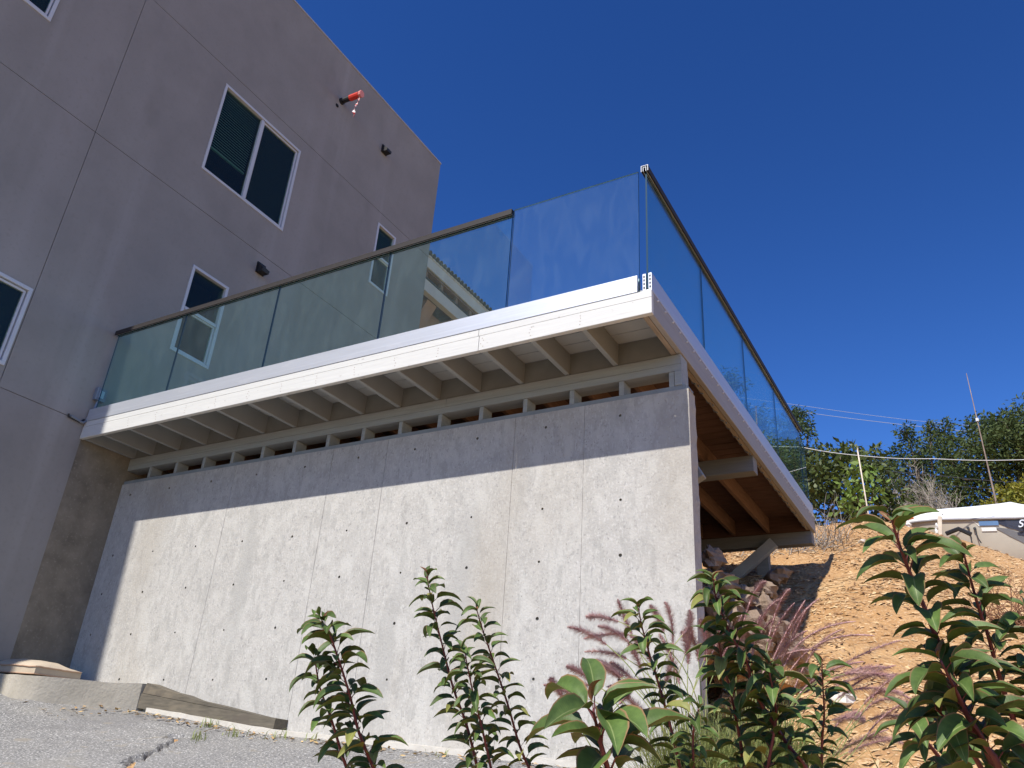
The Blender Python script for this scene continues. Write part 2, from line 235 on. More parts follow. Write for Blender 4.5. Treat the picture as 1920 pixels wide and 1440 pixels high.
# ---------------- measured layout, metres ----------------
STEMS=[('A', [(-1.513, 1.629, 0.346), (-1.523, 1.689, 0.309), (-1.512, 1.776, 0.186), (-1.516, 1.839, 0.099), (-1.505, 1.908, 0.013), (-1.496, 1.971, -0.062)], 0.078, 32), ('A', [(-1.591, 1.709, 0.265), (-1.608, 1.766, 0.198), (-1.613, 1.832, 0.13), (-1.614, 1.897, 0.047), (-1.611, 1.961, -0.043)], 0.07, 18), ('B', [(-1.558, 2.127, 0.581), (-1.575, 2.204, 0.495), (-1.578, 2.292, 0.375), (-1.58, 2.371, 0.269), (-1.568, 2.453, 0.162), (-1.56, 2.527, 0.037), (-1.566, 2.586, -0.057)], 0.075, 36), ('B', [(-1.482, 2.319, 0.515), (-1.495, 2.39, 0.458), (-1.494, 2.473, 0.367), (-1.479, 2.562, 0.24), (-1.467, 2.642, 0.113), (-1.45, 2.717, 0.018), (-1.456, 2.777, -0.063)], 0.072, 30), ('B', [(-1.407, 2.159, 0.344), (-1.416, 2.228, 0.253), (-1.42, 2.295, 0.168), (-1.416, 2.364, 0.052), (-1.419, 2.422, -0.05)], 0.07, 26), ('D', [(-0.514, 1.135, 0.101), (-0.518, 1.163, 0.072), (-0.516, 1.193, 0.028), (-0.507, 1.224, -0.026)], 0.092, 12), ('E', [(-0.895, 2.284, 0.485), (-0.905, 2.344, 0.434), (-0.904, 2.412, 0.353), (-0.899, 2.478, 0.27), (-0.889, 2.545, 0.157), (-0.889, 2.601, 0.072), (-0.886, 2.656, -0.027)], 0.074, 34), ('E', [(-0.692, 2.184, 0.2), (-0.722, 2.227, 0.152), (-0.741, 2.273, 0.065), (-0.758, 2.317, -0.01)], 0.07, 14), ('F', [(-0.601, 2.057, 0.496), (-0.609, 2.112, 0.453), (-0.591, 2.179, 0.37), (-0.575, 2.237, 0.325), (-0.576, 2.29, 0.265), (-0.556, 2.346, 0.205), (-0.52, 2.405, 0.132), (-0.483, 2.46, 0.06)], 0.072, 50), ('F', [(-0.633, 2.178, 0.384), (-0.638, 2.234, 0.325), (-0.637, 2.292, 0.252), (-0.641, 2.344, 0.19), (-0.645, 2.396, 0.127), (-0.649, 2.445, 0.037)], 0.07, 26), ('F', [(-0.517, 2.22, 0.309), (-0.521, 2.274, 0.251), (-0.531, 2.325, 0.191), (-0.571, 2.369, 0.077), (-0.587, 2.414, 0.002)], 0.075, 20), ('H', [(-0.439, 2.537, 0.36), (-0.453, 2.596, 0.302), (-0.467, 2.653, 0.235), (-0.49, 2.707, 0.167), (-0.51, 2.76, 0.083), (-0.529, 2.811, -0.002)], 0.068, 26), ('I', [(-0.11, 1.385, 0.416), (-0.109, 1.421, 0.395), (-0.104, 1.461, 0.361), (-0.096, 1.499, 0.325), (-0.085, 1.54, 0.272), (-0.074, 1.578, 0.218), (-0.066, 1.614, 0.172), (-0.049, 1.648, 0.118), (-0.034, 1.681, 0.056)], 0.078, 46), ('I', [(-0.103, 1.589, 0.153), (-0.091, 1.623, 0.14), (-0.077, 1.658, 0.118), (-0.055, 1.694, 0.072), (-0.048, 1.727, 0.025)], 0.08, 14), ('J', [(-0.02, 1.55, 0.395), (-0.018, 1.59, 0.368), (-0.014, 1.632, 0.322), (-0.008, 1.672, 0.284), (-0.005, 1.711, 0.245), (-0.001, 1.748, 0.205), (0.006, 1.785, 0.156), (0.015, 1.821, 0.098), (0.018, 1.855, 0.048)], 0.066, 42), ('J', [(0.06, 1.666, 0.335), (0.053, 1.71, 0.28), (0.049, 1.754, 0.215), (0.045, 1.795, 0.149), (0.04, 1.834, 0.082)], 0.066, 24), ('K', [(-0.169, 1.886, 0.161), (-0.164, 1.926, 0.144), (-0.147, 1.967, 0.118), (-0.127, 2.008, 0.082), (-0.113, 2.049, 0.036)], 0.075, 18), ('K', [(-0.078, 1.483, 0.213), (-0.067, 1.518, 0.178), (-0.056, 1.553, 0.142), (-0.039, 1.586, 0.098), (-0.027, 1.619, 0.047)], 0.08, 20)]
PLUMES=[('a', [(-1.139, 2.718, 0.533), (-1.21, 2.716, 0.552), (-1.269, 2.722, 0.555)]), ('a', [(-1.089, 2.694, 0.456), (-1.149, 2.695, 0.497), (-1.211, 2.697, 0.517)]), ('a', [(-1.144, 2.805, 0.42), (-1.216, 2.804, 0.443), (-1.307, 2.796, 0.445)]), ('a', [(-1.128, 2.717, 0.346), (-1.172, 2.727, 0.374), (-1.217, 2.737, 0.402)]), ('a', [(-1.205, 2.647, 0.329), (-1.258, 2.652, 0.359), (-1.309, 2.658, 0.377)]), ('a', [(-1.269, 2.766, 0.326), (-1.325, 2.772, 0.335), (-1.372, 2.782, 0.34)]), ('a', [(-1.199, 2.992, 0.536), (-1.234, 2.997, 0.608), (-1.263, 3.003, 0.678)]), ('a', [(-1.07, 2.989, 0.542), (-1.098, 2.999, 0.603), (-1.133, 3.009, 0.651)]), ('a', [(-1.037, 2.993, 0.494), (-1.047, 3.004, 0.593), (-1.074, 3.013, 0.661)]), ('a', [(-0.924, 2.814, 0.402), (-0.932, 2.833, 0.467), (-0.956, 2.848, 0.52)]), ('a', [(-0.927, 2.943, 0.429), (-0.947, 2.956, 0.505), (-0.985, 2.97, 0.537)]), ('a', [(-1.035, 2.802, 0.375), (-1.084, 2.804, 0.456), (-1.135, 2.808, 0.503)]), ('a', [(-1.063, 2.748, 0.368), (-1.095, 2.758, 0.431), (-1.122, 2.774, 0.47)]), ('a', [(-0.849, 2.785, 0.423), (-0.857, 2.803, 0.496), (-0.878, 2.818, 0.553)]), ('a', [(-0.844, 2.83, 0.438), (-0.821, 2.858, 0.504), (-0.818, 2.876, 0.58)]), ('a', [(-0.899, 3.112, 0.453), (-0.851, 3.141, 0.553), (-0.819, 3.166, 0.635)]), ('b', [(-0.841, 3.268, 0.625), (-0.796, 3.286, 0.741), (-0.754, 3.317, 0.788)]), ('b', [(-0.795, 3.279, 0.575), (-0.759, 3.301, 0.669), (-0.703, 3.334, 0.721)]), ('b', [(-0.763, 3.294, 0.517), (-0.72, 3.317, 0.62), (-0.657, 3.344, 0.705)]), ('b', [(-0.694, 3.067, 0.454), (-0.634, 3.092, 0.567), (-0.574, 3.116, 0.665)]), ('b', [(-0.678, 3.119, 0.452), (-0.627, 3.144, 0.557), (-0.582, 3.167, 0.646)]), ('b', [(-0.697, 3.246, 0.452), (-0.597, 3.278, 0.57), (-0.438, 3.325, 0.623)]), ('b', [(-0.701, 3.293, 0.42), (-0.57, 3.33, 0.549), (-0.386, 3.382, 0.579)]), ('b', [(-0.687, 3.35, 0.389), (-0.6, 3.377, 0.537), (-0.501, 3.412, 0.61)]), ('b', [(-0.591, 3.374, 0.43), (-0.435, 3.415, 0.521), (-0.303, 3.452, 0.573)]), ('b', [(-0.504, 3.07, 0.383), (-0.42, 3.108, 0.422), (-0.338, 3.147, 0.436)]), ('b', [(-0.54, 3.276, 0.381), (-0.432, 3.317, 0.432), (-0.324, 3.354, 0.47)]), ('b', [(-0.492, 3.311, 0.376), (-0.399, 3.347, 0.436), (-0.299, 3.389, 0.423)]), ('b', [(-0.521, 3.243, 0.341), (-0.433, 3.282, 0.382), (-0.3, 3.328, 0.371)]), ('b', [(-0.419, 3.128, 0.313), (-0.35, 3.161, 0.36), (-0.268, 3.203, 0.332)]), ('b', [(-0.457, 3.245, 0.281), (-0.367, 3.281, 0.347), (-0.273, 3.323, 0.318)]), ('b', [(-0.519, 3.082, 0.257), (-0.456, 3.121, 0.27), (-0.429, 3.156, 0.262)]), ('b', [(-0.448, 3.433, 0.289), (-0.378, 3.47, 0.309), (-0.312, 3.508, 0.295)]), ('b', [(-0.508, 3.402, 0.204), (-0.42, 3.443, 0.233), (-0.339, 3.483, 0.21)]), ('b', [(-0.509, 3.275, 0.17), (-0.424, 3.316, 0.207), (-0.34, 3.354, 0.224)]), ('b', [(-0.627, 3.139, 0.347), (-0.536, 3.177, 0.423), (-0.414, 3.221, 0.464)]), ('a', [(-1.255, 2.999, 0.288), (-1.238, 3.034, 0.33), (-1.267, 3.053, 0.351)]), ('a', [(-1.061, 2.924, 0.337), (-1.041, 2.956, 0.395), (-1.044, 2.98, 0.445)]), ('a', [(-1.153, 3.031, 0.256), (-1.208, 3.039, 0.293), (-1.251, 3.05, 0.331)]), ('b', [(-0.827, 3.301, 0.499), (-0.796, 3.326, 0.583), (-0.747, 3.356, 0.648)]), ('b', [(-0.85, 3.156, 0.478), (-0.827, 3.18, 0.559), (-0.786, 3.212, 0.613)]), ('a', [(-1.121, 2.781, 0.498), (-1.219, 2.779, 0.501), (-1.305, 2.785, 0.488)]), ('a', [(-1.171, 2.688, 0.45), (-1.248, 2.689, 0.494), (-1.328, 2.691, 0.516)]), ('a', [(-1.054, 2.832, 0.349), (-1.133, 2.831, 0.349), (-1.231, 2.823, 0.327)]), ('a', [(-1.154, 2.798, 0.358), (-1.212, 2.808, 0.391), (-1.272, 2.818, 0.423)]), ('a', [(-1.284, 2.594, 0.263), (-1.316, 2.599, 0.303), (-1.345, 2.605, 0.33)]), ('a', [(-1.327, 2.845, 0.295), (-1.42, 2.851, 0.32), (-1.503, 2.861, 0.34)]), ('a', [(-0.962, 2.903, 0.447), (-0.948, 2.922, 0.505), (-0.95, 2.937, 0.551)]), ('a', [(-1.119, 2.84, 0.335), (-1.18, 2.85, 0.388), (-1.236, 2.866, 0.418)]), ('a', [(-0.937, 2.758, 0.33), (-0.972, 2.776, 0.425), (-1.019, 2.791, 0.505)]), ('a', [(-0.917, 2.742, 0.485), (-0.9, 2.77, 0.528), (-0.903, 2.788, 0.581)]), ('a', [(-0.959, 3.11, 0.455), (-0.939, 3.139, 0.518), (-0.935, 3.164, 0.563)]), ('b', [(-0.751, 3.25, 0.543), (-0.704, 3.268, 0.681), (-0.66, 3.299, 0.75)]), ('b', [(-0.809, 3.244, 0.479), (-0.804, 3.267, 0.575), (-0.778, 3.294, 0.654)]), ('b', [(-0.781, 3.192, 0.39), (-0.702, 3.224, 0.485), (-0.564, 3.271, 0.514)]), ('b', [(-0.768, 3.331, 0.428), (-0.676, 3.358, 0.615), (-0.571, 3.393, 0.728)]), ('b', [(-0.452, 3.012, 0.395), (-0.368, 3.05, 0.401), (-0.287, 3.089, 0.383)]), ('b', [(-0.391, 3.134, 0.333), (-0.31, 3.167, 0.405), (-0.217, 3.209, 0.402)]), ('b', [(-0.424, 3.16, 0.221), (-0.3, 3.196, 0.324), (-0.172, 3.238, 0.331)]), ('b', [(-0.59, 3.435, 0.239), (-0.532, 3.476, 0.305), (-0.481, 3.516, 0.32)]), ('b', [(-0.569, 3.36, 0.165), (-0.478, 3.401, 0.222), (-0.389, 3.439, 0.259)]), ('b', [(-0.716, 3.062, 0.385), (-0.664, 3.1, 0.491), (-0.581, 3.144, 0.563)]), ('b', [(-0.759, 3.379, 0.429), (-0.714, 3.404, 0.5), (-0.651, 3.434, 0.551)])]
CLUMPS={'a': (-0.963, 2.947, 0.019), 'b': (-0.779, 3.207, 0.02)}
CROWNS={'T1': [((-5.6, 22.0, 10.93), 0.48), ((-5.14, 22.0, 9.98), 0.56), ((-4.76, 22.0, 8.84), 0.76), ((-5.07, 22.0, 7.61), 0.89), ((-4.17, 22.0, 7.97), 0.74), ((-5.7, 22.0, 9.81), 0.63)], 'T2': [((-3.34, 19.0, 8.63), 0.26), ((-3.09, 19.0, 8.19), 0.21), ((-3.4, 19.0, 8.02), 0.36), ((-3.62, 19.0, 7.43), 0.54), ((-3.2, 19.0, 7.51), 0.32), ((-3.75, 19.0, 6.63), 0.63), ((-3.18, 19.0, 6.83), 0.38)], 'T3': [((-1.9, 15.0, 5.86), 0.24), ((-2.19, 15.0, 5.72), 0.32), ((-1.69, 15.0, 5.6), 0.33), ((-1.32, 15.0, 5.7), 0.17), ((-2.37, 15.0, 5.38), 0.34), ((-2.11, 15.0, 5.14), 0.45), ((-1.38, 15.0, 5.21), 0.38), ((-1.2, 15.0, 4.89), 0.34), ((-1.8, 15.0, 4.71), 0.38), ((-2.43, 15.0, 4.77), 0.33), ((-1.03, 15.0, 4.58), 0.28)], 'T4': [((-1.45, 14.0, 5.02), 0.2), ((-1.6, 14.0, 4.71), 0.23), ((-1.3, 14.0, 4.77), 0.2), ((-1.67, 14.0, 4.44), 0.2)], 'T5': [((-1.33, 27.0, 10.93), 0.34), ((-1.25, 27.0, 10.22), 0.61), ((-2.0, 27.0, 10.1), 0.34), ((-0.65, 27.0, 11.14), 0.27), ((-0.27, 27.0, 10.84), 0.44), ((-1.25, 27.0, 9.32), 0.84), ((-2.01, 27.0, 9.41), 0.43), ((-0.26, 27.0, 9.9), 0.83), ((0.7, 27.0, 10.84), 0.53), ((-1.67, 27.0, 8.49), 0.75)], 'T6': [((1.16, 24.0, 9.79), 0.47), ((1.52, 24.0, 9.65), 0.49), ((0.7, 24.0, 8.99), 0.73), ((1.41, 24.0, 8.73), 0.86), ((2.06, 24.0, 8.95), 0.99), ((0.43, 24.0, 8.1), 0.79), ((1.37, 24.0, 7.84), 0.77), ((-0.4, 24.0, 7.74), 0.8)], 'T7': [((0.59, 17.0, 5.37), 0.22), ((0.89, 17.0, 5.37), 0.26), ((0.35, 17.0, 5.25), 0.14), ((0.72, 17.0, 5.11), 0.3), ((1.14, 17.0, 5.33), 0.29)], 'T8': [((-2.89, 18.0, 5.42), 0.16), ((-2.19, 18.0, 5.36), 0.18), ((-2.61, 18.0, 5.51), 0.18), ((-3.5, 18.0, 5.47), 0.24), ((-1.56, 18.0, 5.41), 0.16)]}
WIRES=[('w1', [(-3.231, 13.5, 5.649), (-2.333, 13.5, 5.461), (-1.347, 13.5, 5.16), (-0.351, 13.5, 4.98), (0.842, 13.5, 4.803)]), ('w2', [(-5.698, 34.0, 15.701), (-1.596, 34.0, 14.344), (2.341, 34.0, 13.285)]), ('w3', [(-5.726, 34.0, 15.396), (-1.629, 34.0, 14.111), (2.293, 34.0, 13.027)]), ('w4', [(-2.266, 20.0, 7.404), (-0.473, 20.0, 6.952), (1.149, 20.0, 6.592)]), ('w5', [(-2.287, 20.0, 7.228), (-0.504, 20.0, 6.748), (1.116, 20.0, 6.412)])]
POLES={'metal': [(0.409, 16.5, 7.767), (0.434, 16.5, 6.293), (0.457, 16.5, 4.988)], 'stick': [(-1.401, 13.2, 5.149), (-1.367, 13.2, 3.992)], 'stake': [(-0.367, 12.3, 3.689), (-0.415, 12.3, 3.167)]}
ROCKS=[((-1.723, 5.9, 1.588), 0.087), ((-1.636, 5.9, 1.409), 0.094), ((-1.709, 5.8, 1.322), 0.092), ((-1.538, 6.1, 1.347), 0.095), ((-1.467, 6.3, 1.298), 0.104), ((-1.575, 5.8, 1.167), 0.098), ((-1.472, 5.9, 1.09), 0.105), ((-1.345, 6.1, 1.103), 0.092), ((-1.641, 5.6, 1.077), 0.095), ((-1.282, 6.2, 1.008), 0.092), ((-1.521, 5.6, 0.934), 0.093), ((-1.377, 5.8, 0.928), 0.094), ((-1.494, 6.6, 1.483), 0.076), ((-1.827, 8.6, 2.09), 0.121)]
TWIGS=[(-1.655, 11.3, 3.277), (-2.203, 10.8, 2.899), (0.241, 8.5, 1.804), (-1.751, 11.0, 3.13)]
def lerp_table(x,T):
    if x<=T[0][0]: return T[0][1]
    for (a,b),(c,d) in zip(T,T[1:]):
        if x<=c: return b+(d-b)*(x-a)/(c-a)
    return T[-1][1]
BASE_Z=[(-12,.66),(-9,.54),(-7.75,.48),(-6.9,.42),(-6.45,.355),(-4.8,.21),(-2.7,.12),(-1.5,.08),(1,.12),(6,.1)]
RISE=[(5,0),(10.15,2.52),(12.1,3.60),(13.0,3.62),(14.5,3.5),(20,3.4),(60,3.0),(700,-6)]
def G(X,Y):
    zb=lerp_table(X,BASE_Z)
    if Y<4.8:
        d=4.8-Y
        k=max(0,min(1,(-6.2-X)))*.6
        z=zb-.20*min(d,2.8)+.2*k*min(d,.8)-.5*max(0,min(d-2.8,1.9))-.12*max(0,min(d-4.7,30))
    else:
        z=zb+lerp_table(Y,RISE)
        if X>-1.1:
            z-=.42*min(X+1.1,3.5)*max(0,min((Y-5)/7,1))
    return z
# ---------------- terrain ----------------
CRACK=[(-4.2,3.2),(-4.56,3.5),(-4.68,3.60),(-4.78,3.72),(-4.86,3.86),(-4.93,3.97),(-5.03,4.1),(-5.1,4.24),(-5.26,4.33)]
def crackd(x,y):
    d=9
    for (a,b),(c,e) in zip(CRACK,CRACK[1:]):
        t=max(0,min(1,((x-a)*(c-a)+(y-b)*(e-b))/((c-a)**2+(e-b)**2))); d=min(d,math.hypot(x-a-t*(c-a),y-b-t*(e-b)))
    return d
def grid(xs,ys,fn):
    M=MB(); nx=len(xs)
    for y in ys:
        for x in xs: M.v.append((x,y,fn(x,y)))
    for j in range(len(ys)-1):
        for i in range(nx-1):
            a=j*nx+i; M.f.append((a,a+1,a+1+nx,a+nx)); M.mi.append(0)
    return M
def frange(a,b,s):
    n=max(1,round((b-a)/s)); return [a+(b-a)*i/n for i in range(n+1)]
def soilz(x,y):
    z=G(x,y)-.035
    n=noise.noise(Vector((x*.9,y*.9,0)))*.10+noise.noise(Vector((x*3,y*3,4)))*.035+noise.noise(Vector((x*9,y*9,8)))*.02-.10*max(0,.25-abs(noise.noise(Vector((x*1.3+y*.2,y*.5,9)))))
    k=1 if (x>-1.9 or y>5.3) else 0
    if abs(x)+abs(y)>60: n+=noise.noise(Vector((x*.02,y*.02,0)))*3; 
    return z+n*k
xs=[-700,-300,-120,-60,-30,-18]+frange(-14,-2.4,.4)+frange(-2.3,2.2,.06)+frange(2.4,8,.3)+[10,14,20,40,100,300,700]
ys=[-700,-200,-60,-20,-10]+frange(-8,2.6,.5)+frange(2.7,13.4,.07)+frange(13.8,24,.6)+[28,36,50,80,140,300,700]
g=grid(xs,ys,soilz).build('hillside_ground',SOIL,smooth=True); struct(g)
def asz(x,y):
    z=G(x,y)+noise.noise(Vector((x*.8,y*.8,0)))*.02+noise.noise(Vector((x*5,y*5,0)))*.006
    z-=.018*max(0,noise.noise(Vector((x*2.2+3,y*7,2)))) if x<-4.5 else 0
    d=crackd(x,y)
    w=.036*(1+.9*noise.noise(Vector((x*12,y*12,1)))); w*= 1.7 if noise.noise(Vector((x*3.5,y*3.5,6)))>.05 else .6
    if d<w: z-=.10*(1-(d/w)**2)
    elif d<.12: z+=.01*(1-d/.12)
    return z
xs=frange(-16,-8.6,.3)+frange(-8.5,-3.2,.02)[0:]+frange(-3.1,-1.75,.1); ys=frange(-7,2.4,.3)+frange(2.5,4.98,.02)
g=grid(xs,ys,asz).build('asphalt_driveway',ASPH,smooth=True); struct(g)
# loose straw and bark chips on the slope
M=MB()
for i in range(26000):
    y=random.uniform(3.6,12.6); x=random.uniform(-3.6,2.6)
    if y<5.3 and x<-1.5: continue
    if noise.noise(Vector((x*.8,y*.8,3)))<-.18 and random.random()<.75: continue
    z=soilz(x,y)+.006; L=random.uniform(.008,.05); w=random.uniform(.004,.014); a=random.uniform(0,6.28); t=random.uniform(-.35,.5)
    d=Vector((math.cos(a),math.sin(a),.40*math.sin(a)+t*.5)).normalized(); s_=Vector((-math.sin(a),math.cos(a),.4*math.cos(a)+random.uniform(-.5,.5))).normalized()
    p=Vector((x,y,z)); M.face([p-d*L-s_*w,p+d*L-s_*w*.6,p+d*L*.9+s_*w,p-d*L*.8+s_*w*.8],random.choice((0,0,1,2,2)))
ch=M.build('bark_mulch',[mat('straw_chip',(.54,.38,.21),.9,.1,var=.15),mat('bark_chip',(.20,.11,.06),.9,.1,var=.2),mat('tan_chip',(.50,.33,.18),.9,.1,var=.2)]); stuff(ch); tag(ch,'dry straw and bark chips scattered over the orange soil slope','mulch')
# clods and pebbles
def rockmesh(M,c,r,sq=(1,1,.7),seed=0,lat=6,lon=9,rough=.35):
    n0=len(M.v); c=Vector(c); rnd=random.Random(seed); o=Vector((rnd.random()*50,rnd.random()*50,rnd.random()*50)); rz=rnd.random()*6.28
    for i in range(lat+1):
        th=math.pi*i/lat
        for j in range(lon):
            ph=2*math.pi*j/lon; d=Vector((math.sin(th)*math.cos(ph),math.sin(th)*math.sin(ph),math.cos(th)))
            k=1+rough*noise.noise(d*1.6+o)*1.6+rough*.4*noise.noise(d*4+o)
            m_=max(abs(d.x),abs(d.y),abs(d.z)); k*= .78+.30/(.4+m_)*.35
            q=Vector((d.x*sq[0],d.y*sq[1],d.z*sq[2]))*r*k; q=Matrix.Rotation(rz,3,'Z')@q; M.v.append(tuple(c+q))
    for i in range(lat):
        for j in range(lon):
            a=n0+i*lon+j;b=n0+i*lon+(j+1)%lon; M.f.append((a,b,b+lon,a+lon)); M.mi.append(0)
M=MB()
for i in range(1500):
    y=random.uniform(4,12.3); x=random.uniform(-3.4,2.2)
    if y<5.3 and x<-1.5: continue
    rockmesh(M,(x,y,soilz(x,y)),random.choice((.008,.012,.018,.03)),seed=i,lat=3,lon=5)
tag(stuff(M.build('soil_clods',[mat('clod',(.45,.29,.16),.95,.1,var=.2)])),'small clods and pebbles strewn over the orange slope','pebbles')

# ---------------- main building ----------------
FX=-7.75
B=thing('stucco_building',(FX,5.5,.4),'tall grey stucco building with score lines and white framed windows at the left','building')
def slab(name,xf,xb,y0,y1,z0,z1,holes,m,parent,skip=()):
    """slab in the YZ plane facing +X with rectangular holes (y0,y1,z0,z1)"""
    ysv=sorted({y0,y1,*[h[0] for h in holes],*[h[1] for h in holes]}); zsv=sorted({z0,z1,*[h[2] for h in holes],*[h[3] for h in holes]})
    M=MB(); inh=lambda y,z:any(h[0]<y<h[1] and h[2]<z<h[3] for h in holes)
    for a,b in zip(ysv,ysv[1:]):
        for c,d in zip(zsv,zsv[1:]):
            if inh((a+b)/2,(c+d)/2): continue
            M.face([(xf,a,c),(xf,b,c),(xf,b,d),(xf,a,d)]); M.face([(xb,a,c),(xb,a,d),(xb,b,d),(xb,b,c)])
    for h in holes:
        a,b,c,d=h; M.face([(xf,a,c),(xb,a,c),(xb,b,c),(xf,b,c)]); M.face([(xf,a,d),(xf,b,d),(xb,b,d),(xb,a,d)]); M.face([(xf,a,c),(xf,a,d),(xb,a,d),(xb,a,c)]); M.face([(xf,b,c),(xb,b,c),(xb,b,d),(xf,b,d)])
    M.face([(xf,y0,z0),(xb,y0,z0),(xb,y0,z1),(xf,y0,z1)]); M.face([(xf,y1,z0),(xf,y1,z1),(xb,y1,z1),(xb,y1,z0)])
    M.face([(xf,y0,z1),(xb,y0,z1),(xb,y1,z1),(xf,y1,z1)]); M.face([(xf,y0,z0),(xf,y1,z0),(xb,y1,z0),(xb,y0,z0)])
    return M.build(name,m,parent)
Y0,YG,Y1=-4.5,3.485,9.57; ZT=10.62
WIN=[(4.82,6.275,6.75,8.215),(5.09,5.66,4.26,5.44),(8.145,8.63,7.04,8.225),(1.75,2.65,7.05,8.2),(2.2,3.465,3.25,4.11)]
gap=.0035
cells=[(Y0,YG,3.04,6.20),(Y0,YG,6.20,ZT),(YG,Y1,3.04,6.20),(YG,Y1,6.20,8.44),(YG,Y1,8.44,ZT)]
for a,b,c,d in cells:
    hs=[h for h in WIN if h[0]>a-.01 and h[1]<b+.01 and h[2]>c-.01 and h[3]<d+.01]
    slab('stucco_panel',FX,FX-.012,a+(gap if a==YG else 0),b-(gap if b==YG else 0),c+gap,d-(gap if d<ZT else 0),hs,STUCCO,B)
slab('stucco_panel',FX,FX-.012,Y0,YG-gap,-.6,3.04-gap,[],STUCCO,B)
slab('stucco_panel',FX,FX-.012,YG+gap,4.41,-.6,3.04-gap,[],STUCCO,B)
slab('stucco_panel',FX,FX-.012,4.6,Y1,2.9,3.04-gap,[],STUCCO,B)
slab('wall',FX-.0125,FX-.17,Y0+.001,Y1-.001,-.6,ZT-.005,WIN,STUCCO,B)
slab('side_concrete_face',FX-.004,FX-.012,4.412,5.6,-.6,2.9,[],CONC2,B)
M=MB(); xb=-17
M.box(xb,FX-.171,Y0,Y0+.15,-.6,ZT); M.box(xb,FX-.171,Y1-.15,Y1,-.6,ZT); M.box(xb,xb+.15,Y0+.151,Y1-.151,-.6,ZT); M.box(xb+.151,FX-.171,Y0+.151,Y1-.151,ZT-.4,ZT-.2)
for zf in (3.0,6.1): M.box(xb+.151,FX-.171,Y0+.151,Y1-.151,zf,zf+.15)
M.build('outer_walls',STUCCO,B)
box('parapet_flashing',(FX-.16,FX+.012,Y0-.01,Y1+.012,ZT-.004,ZT+.022),mat('flashing_metal',(.42,.42,.44),.5,.4,metal=.2,var=.05),B)
def window(h,style,blind):
    a,b,c,d=h; x=FX+.012
    rect=lambda M,a,b,c,d,w,x0,x1:(M.box(x0,x1,a,b,c,c+w),M.box(x0,x1,a,b,d-w,d),M.box(x0,x1,a,a+w,c+w,d-w),M.box(x0,x1,b-w,b,c+w,d-w))
    M=MB(); rect(M,a,b,c,d,.036,FX-.06,x); w=M.build('window',FRAME,B,bevel=.003)
    w['label']={'slide':'white framed sliding window','hung':'white framed single-hung window'}[style]
    gl=MB(); sa=MB(); scr=MB()
    if style=='slide':
        mid=(a+b)/2+(-.02); sa.box(FX-.045,FX+.004,mid-.022,mid+.022,c+.045,d-.045); rect(sa,mid+.022,b-.045,c+.045,d-.045,.022,FX-.05,FX-.012)
        gl.box(FX-.034,FX-.030,a+.045,mid-.022,c+.045,d-.045); gl.box(FX-.034,FX-.030,mid+.044,b-.067,c+.067,d-.067)
        scr.box(FX-.056,FX-.054,mid+.02,b-.046,c+.046,d-.046)
    else:
        mid=(c+d)/2; sa.box(FX-.045,FX+.004,a+.045,b-.045,mid-.02,mid+.02); rect(sa,a+.045,b-.045,c+.045,mid-.02,.02,FX-.05,FX-.014)
        gl.box(FX-.034,FX-.030,a+.045,b-.045,mid+.02,d-.045); gl.box(FX-.034,FX-.030,a+.065,b-.065,c+.065,mid-.04)
        scr.box(FX-.056,FX-.054,a+.046,b-.046,c+.046,mid-.01)
    sub(sa,'sash',FRAME,w); sub(gl,'pane',WGLASS,w); sub(scr,'insect_screen',SCREEN,w)
    if blind:
        M=MB(); z=d-.05; z1=c+blind*(d-c)
        yb=mid-.022 if style=='slide' else b-.05
        while z>z1: M.bar((FX-.10,a+.05,z),(FX-.10,yb,z),.042,.003,up=(.75,0,.66)); z-=.040
        M.box(FX-.115,FX-.085,a+.05,yb,z1-.02,z1)
        sub(M,'window_blind',BLIND,w)
    M=MB(); M.box(FX-.62,FX-.60,a-.2,b+.2,c-.2,d+.2); sub(M,'dark_room_panel',DARK,w)  # near-black panel standing in for the dark room behind the pane
window(WIN[0],'slide',.33); window(WIN[1],'hung',0); window(WIN[2],'hung',.58); window(WIN[3],'slide',0); window(WIN[4],'slide',0)
# small fittings on the facade
def lightfit(y,z,label):
    t=thing('wall_light',(FX,y,z),label,'wall light','black box lights on the stucco')
    M=MB(); M.face([(FX+.002,y-.07,z-.07),(FX+.002,y+.07,z-.07),(FX+.002,y+.07,z+.08),(FX+.002,y-.07,z+.08)]); M.box(FX+.001,FX+.02,y-.07,y+.07,z-.07,z+.09); M.build('back_plate',BLACKP,t)
    M=MB(); p=[(FX+.021,z-.07),(FX+.12,z-.075),(FX+.13,z-.03),(FX+.021,z+.07)]
    L=[(x,y-.06,q) for x,q in p]; R_=[(x,y+.06,q) for x,q in p]; M.face(L); M.face(R_[::-1])
    for i in range(4): j=(i+1)%4; M.face([L[i],R_[i],R_[j],L[j]])
    M.build('hood',BLACKP,t)
lightfit(7.99,9.65,'small black hooded wall light near the roof corner, right of the red capped pipe'); lightfit(6.06,5.97,'small black hooded wall light just above the glass railing beside the tall window')
t=thing('scupper_pipe',(FX,6.84,9.74),'black drain pipe with a red cap sticking out of the stucco wall','pipe')
M=MB(); M.tube([(FX-.01,6.84,9.74),(FX+.22,6.85,9.74)],.042,10); M.tube([(FX-.005,6.84,9.74),(FX+.03,6.84,9.74)],.055,10); M.build('pipe',BLACKP,t,smooth=False)
M=MB(); M.tube([(FX+.18,6.85,9.742),(FX+.36,6.855,9.742)],.052,10); M.build('red_cap',REDM,t)
M=MB(); M.tube([(FX+.37,6.85,9.74),(FX+.42,6.855,9.735)],[.05,.06],8); M.build('cap_end',mat('pale_red',(.7,.25,.22),.5,.3,var=.1),t)
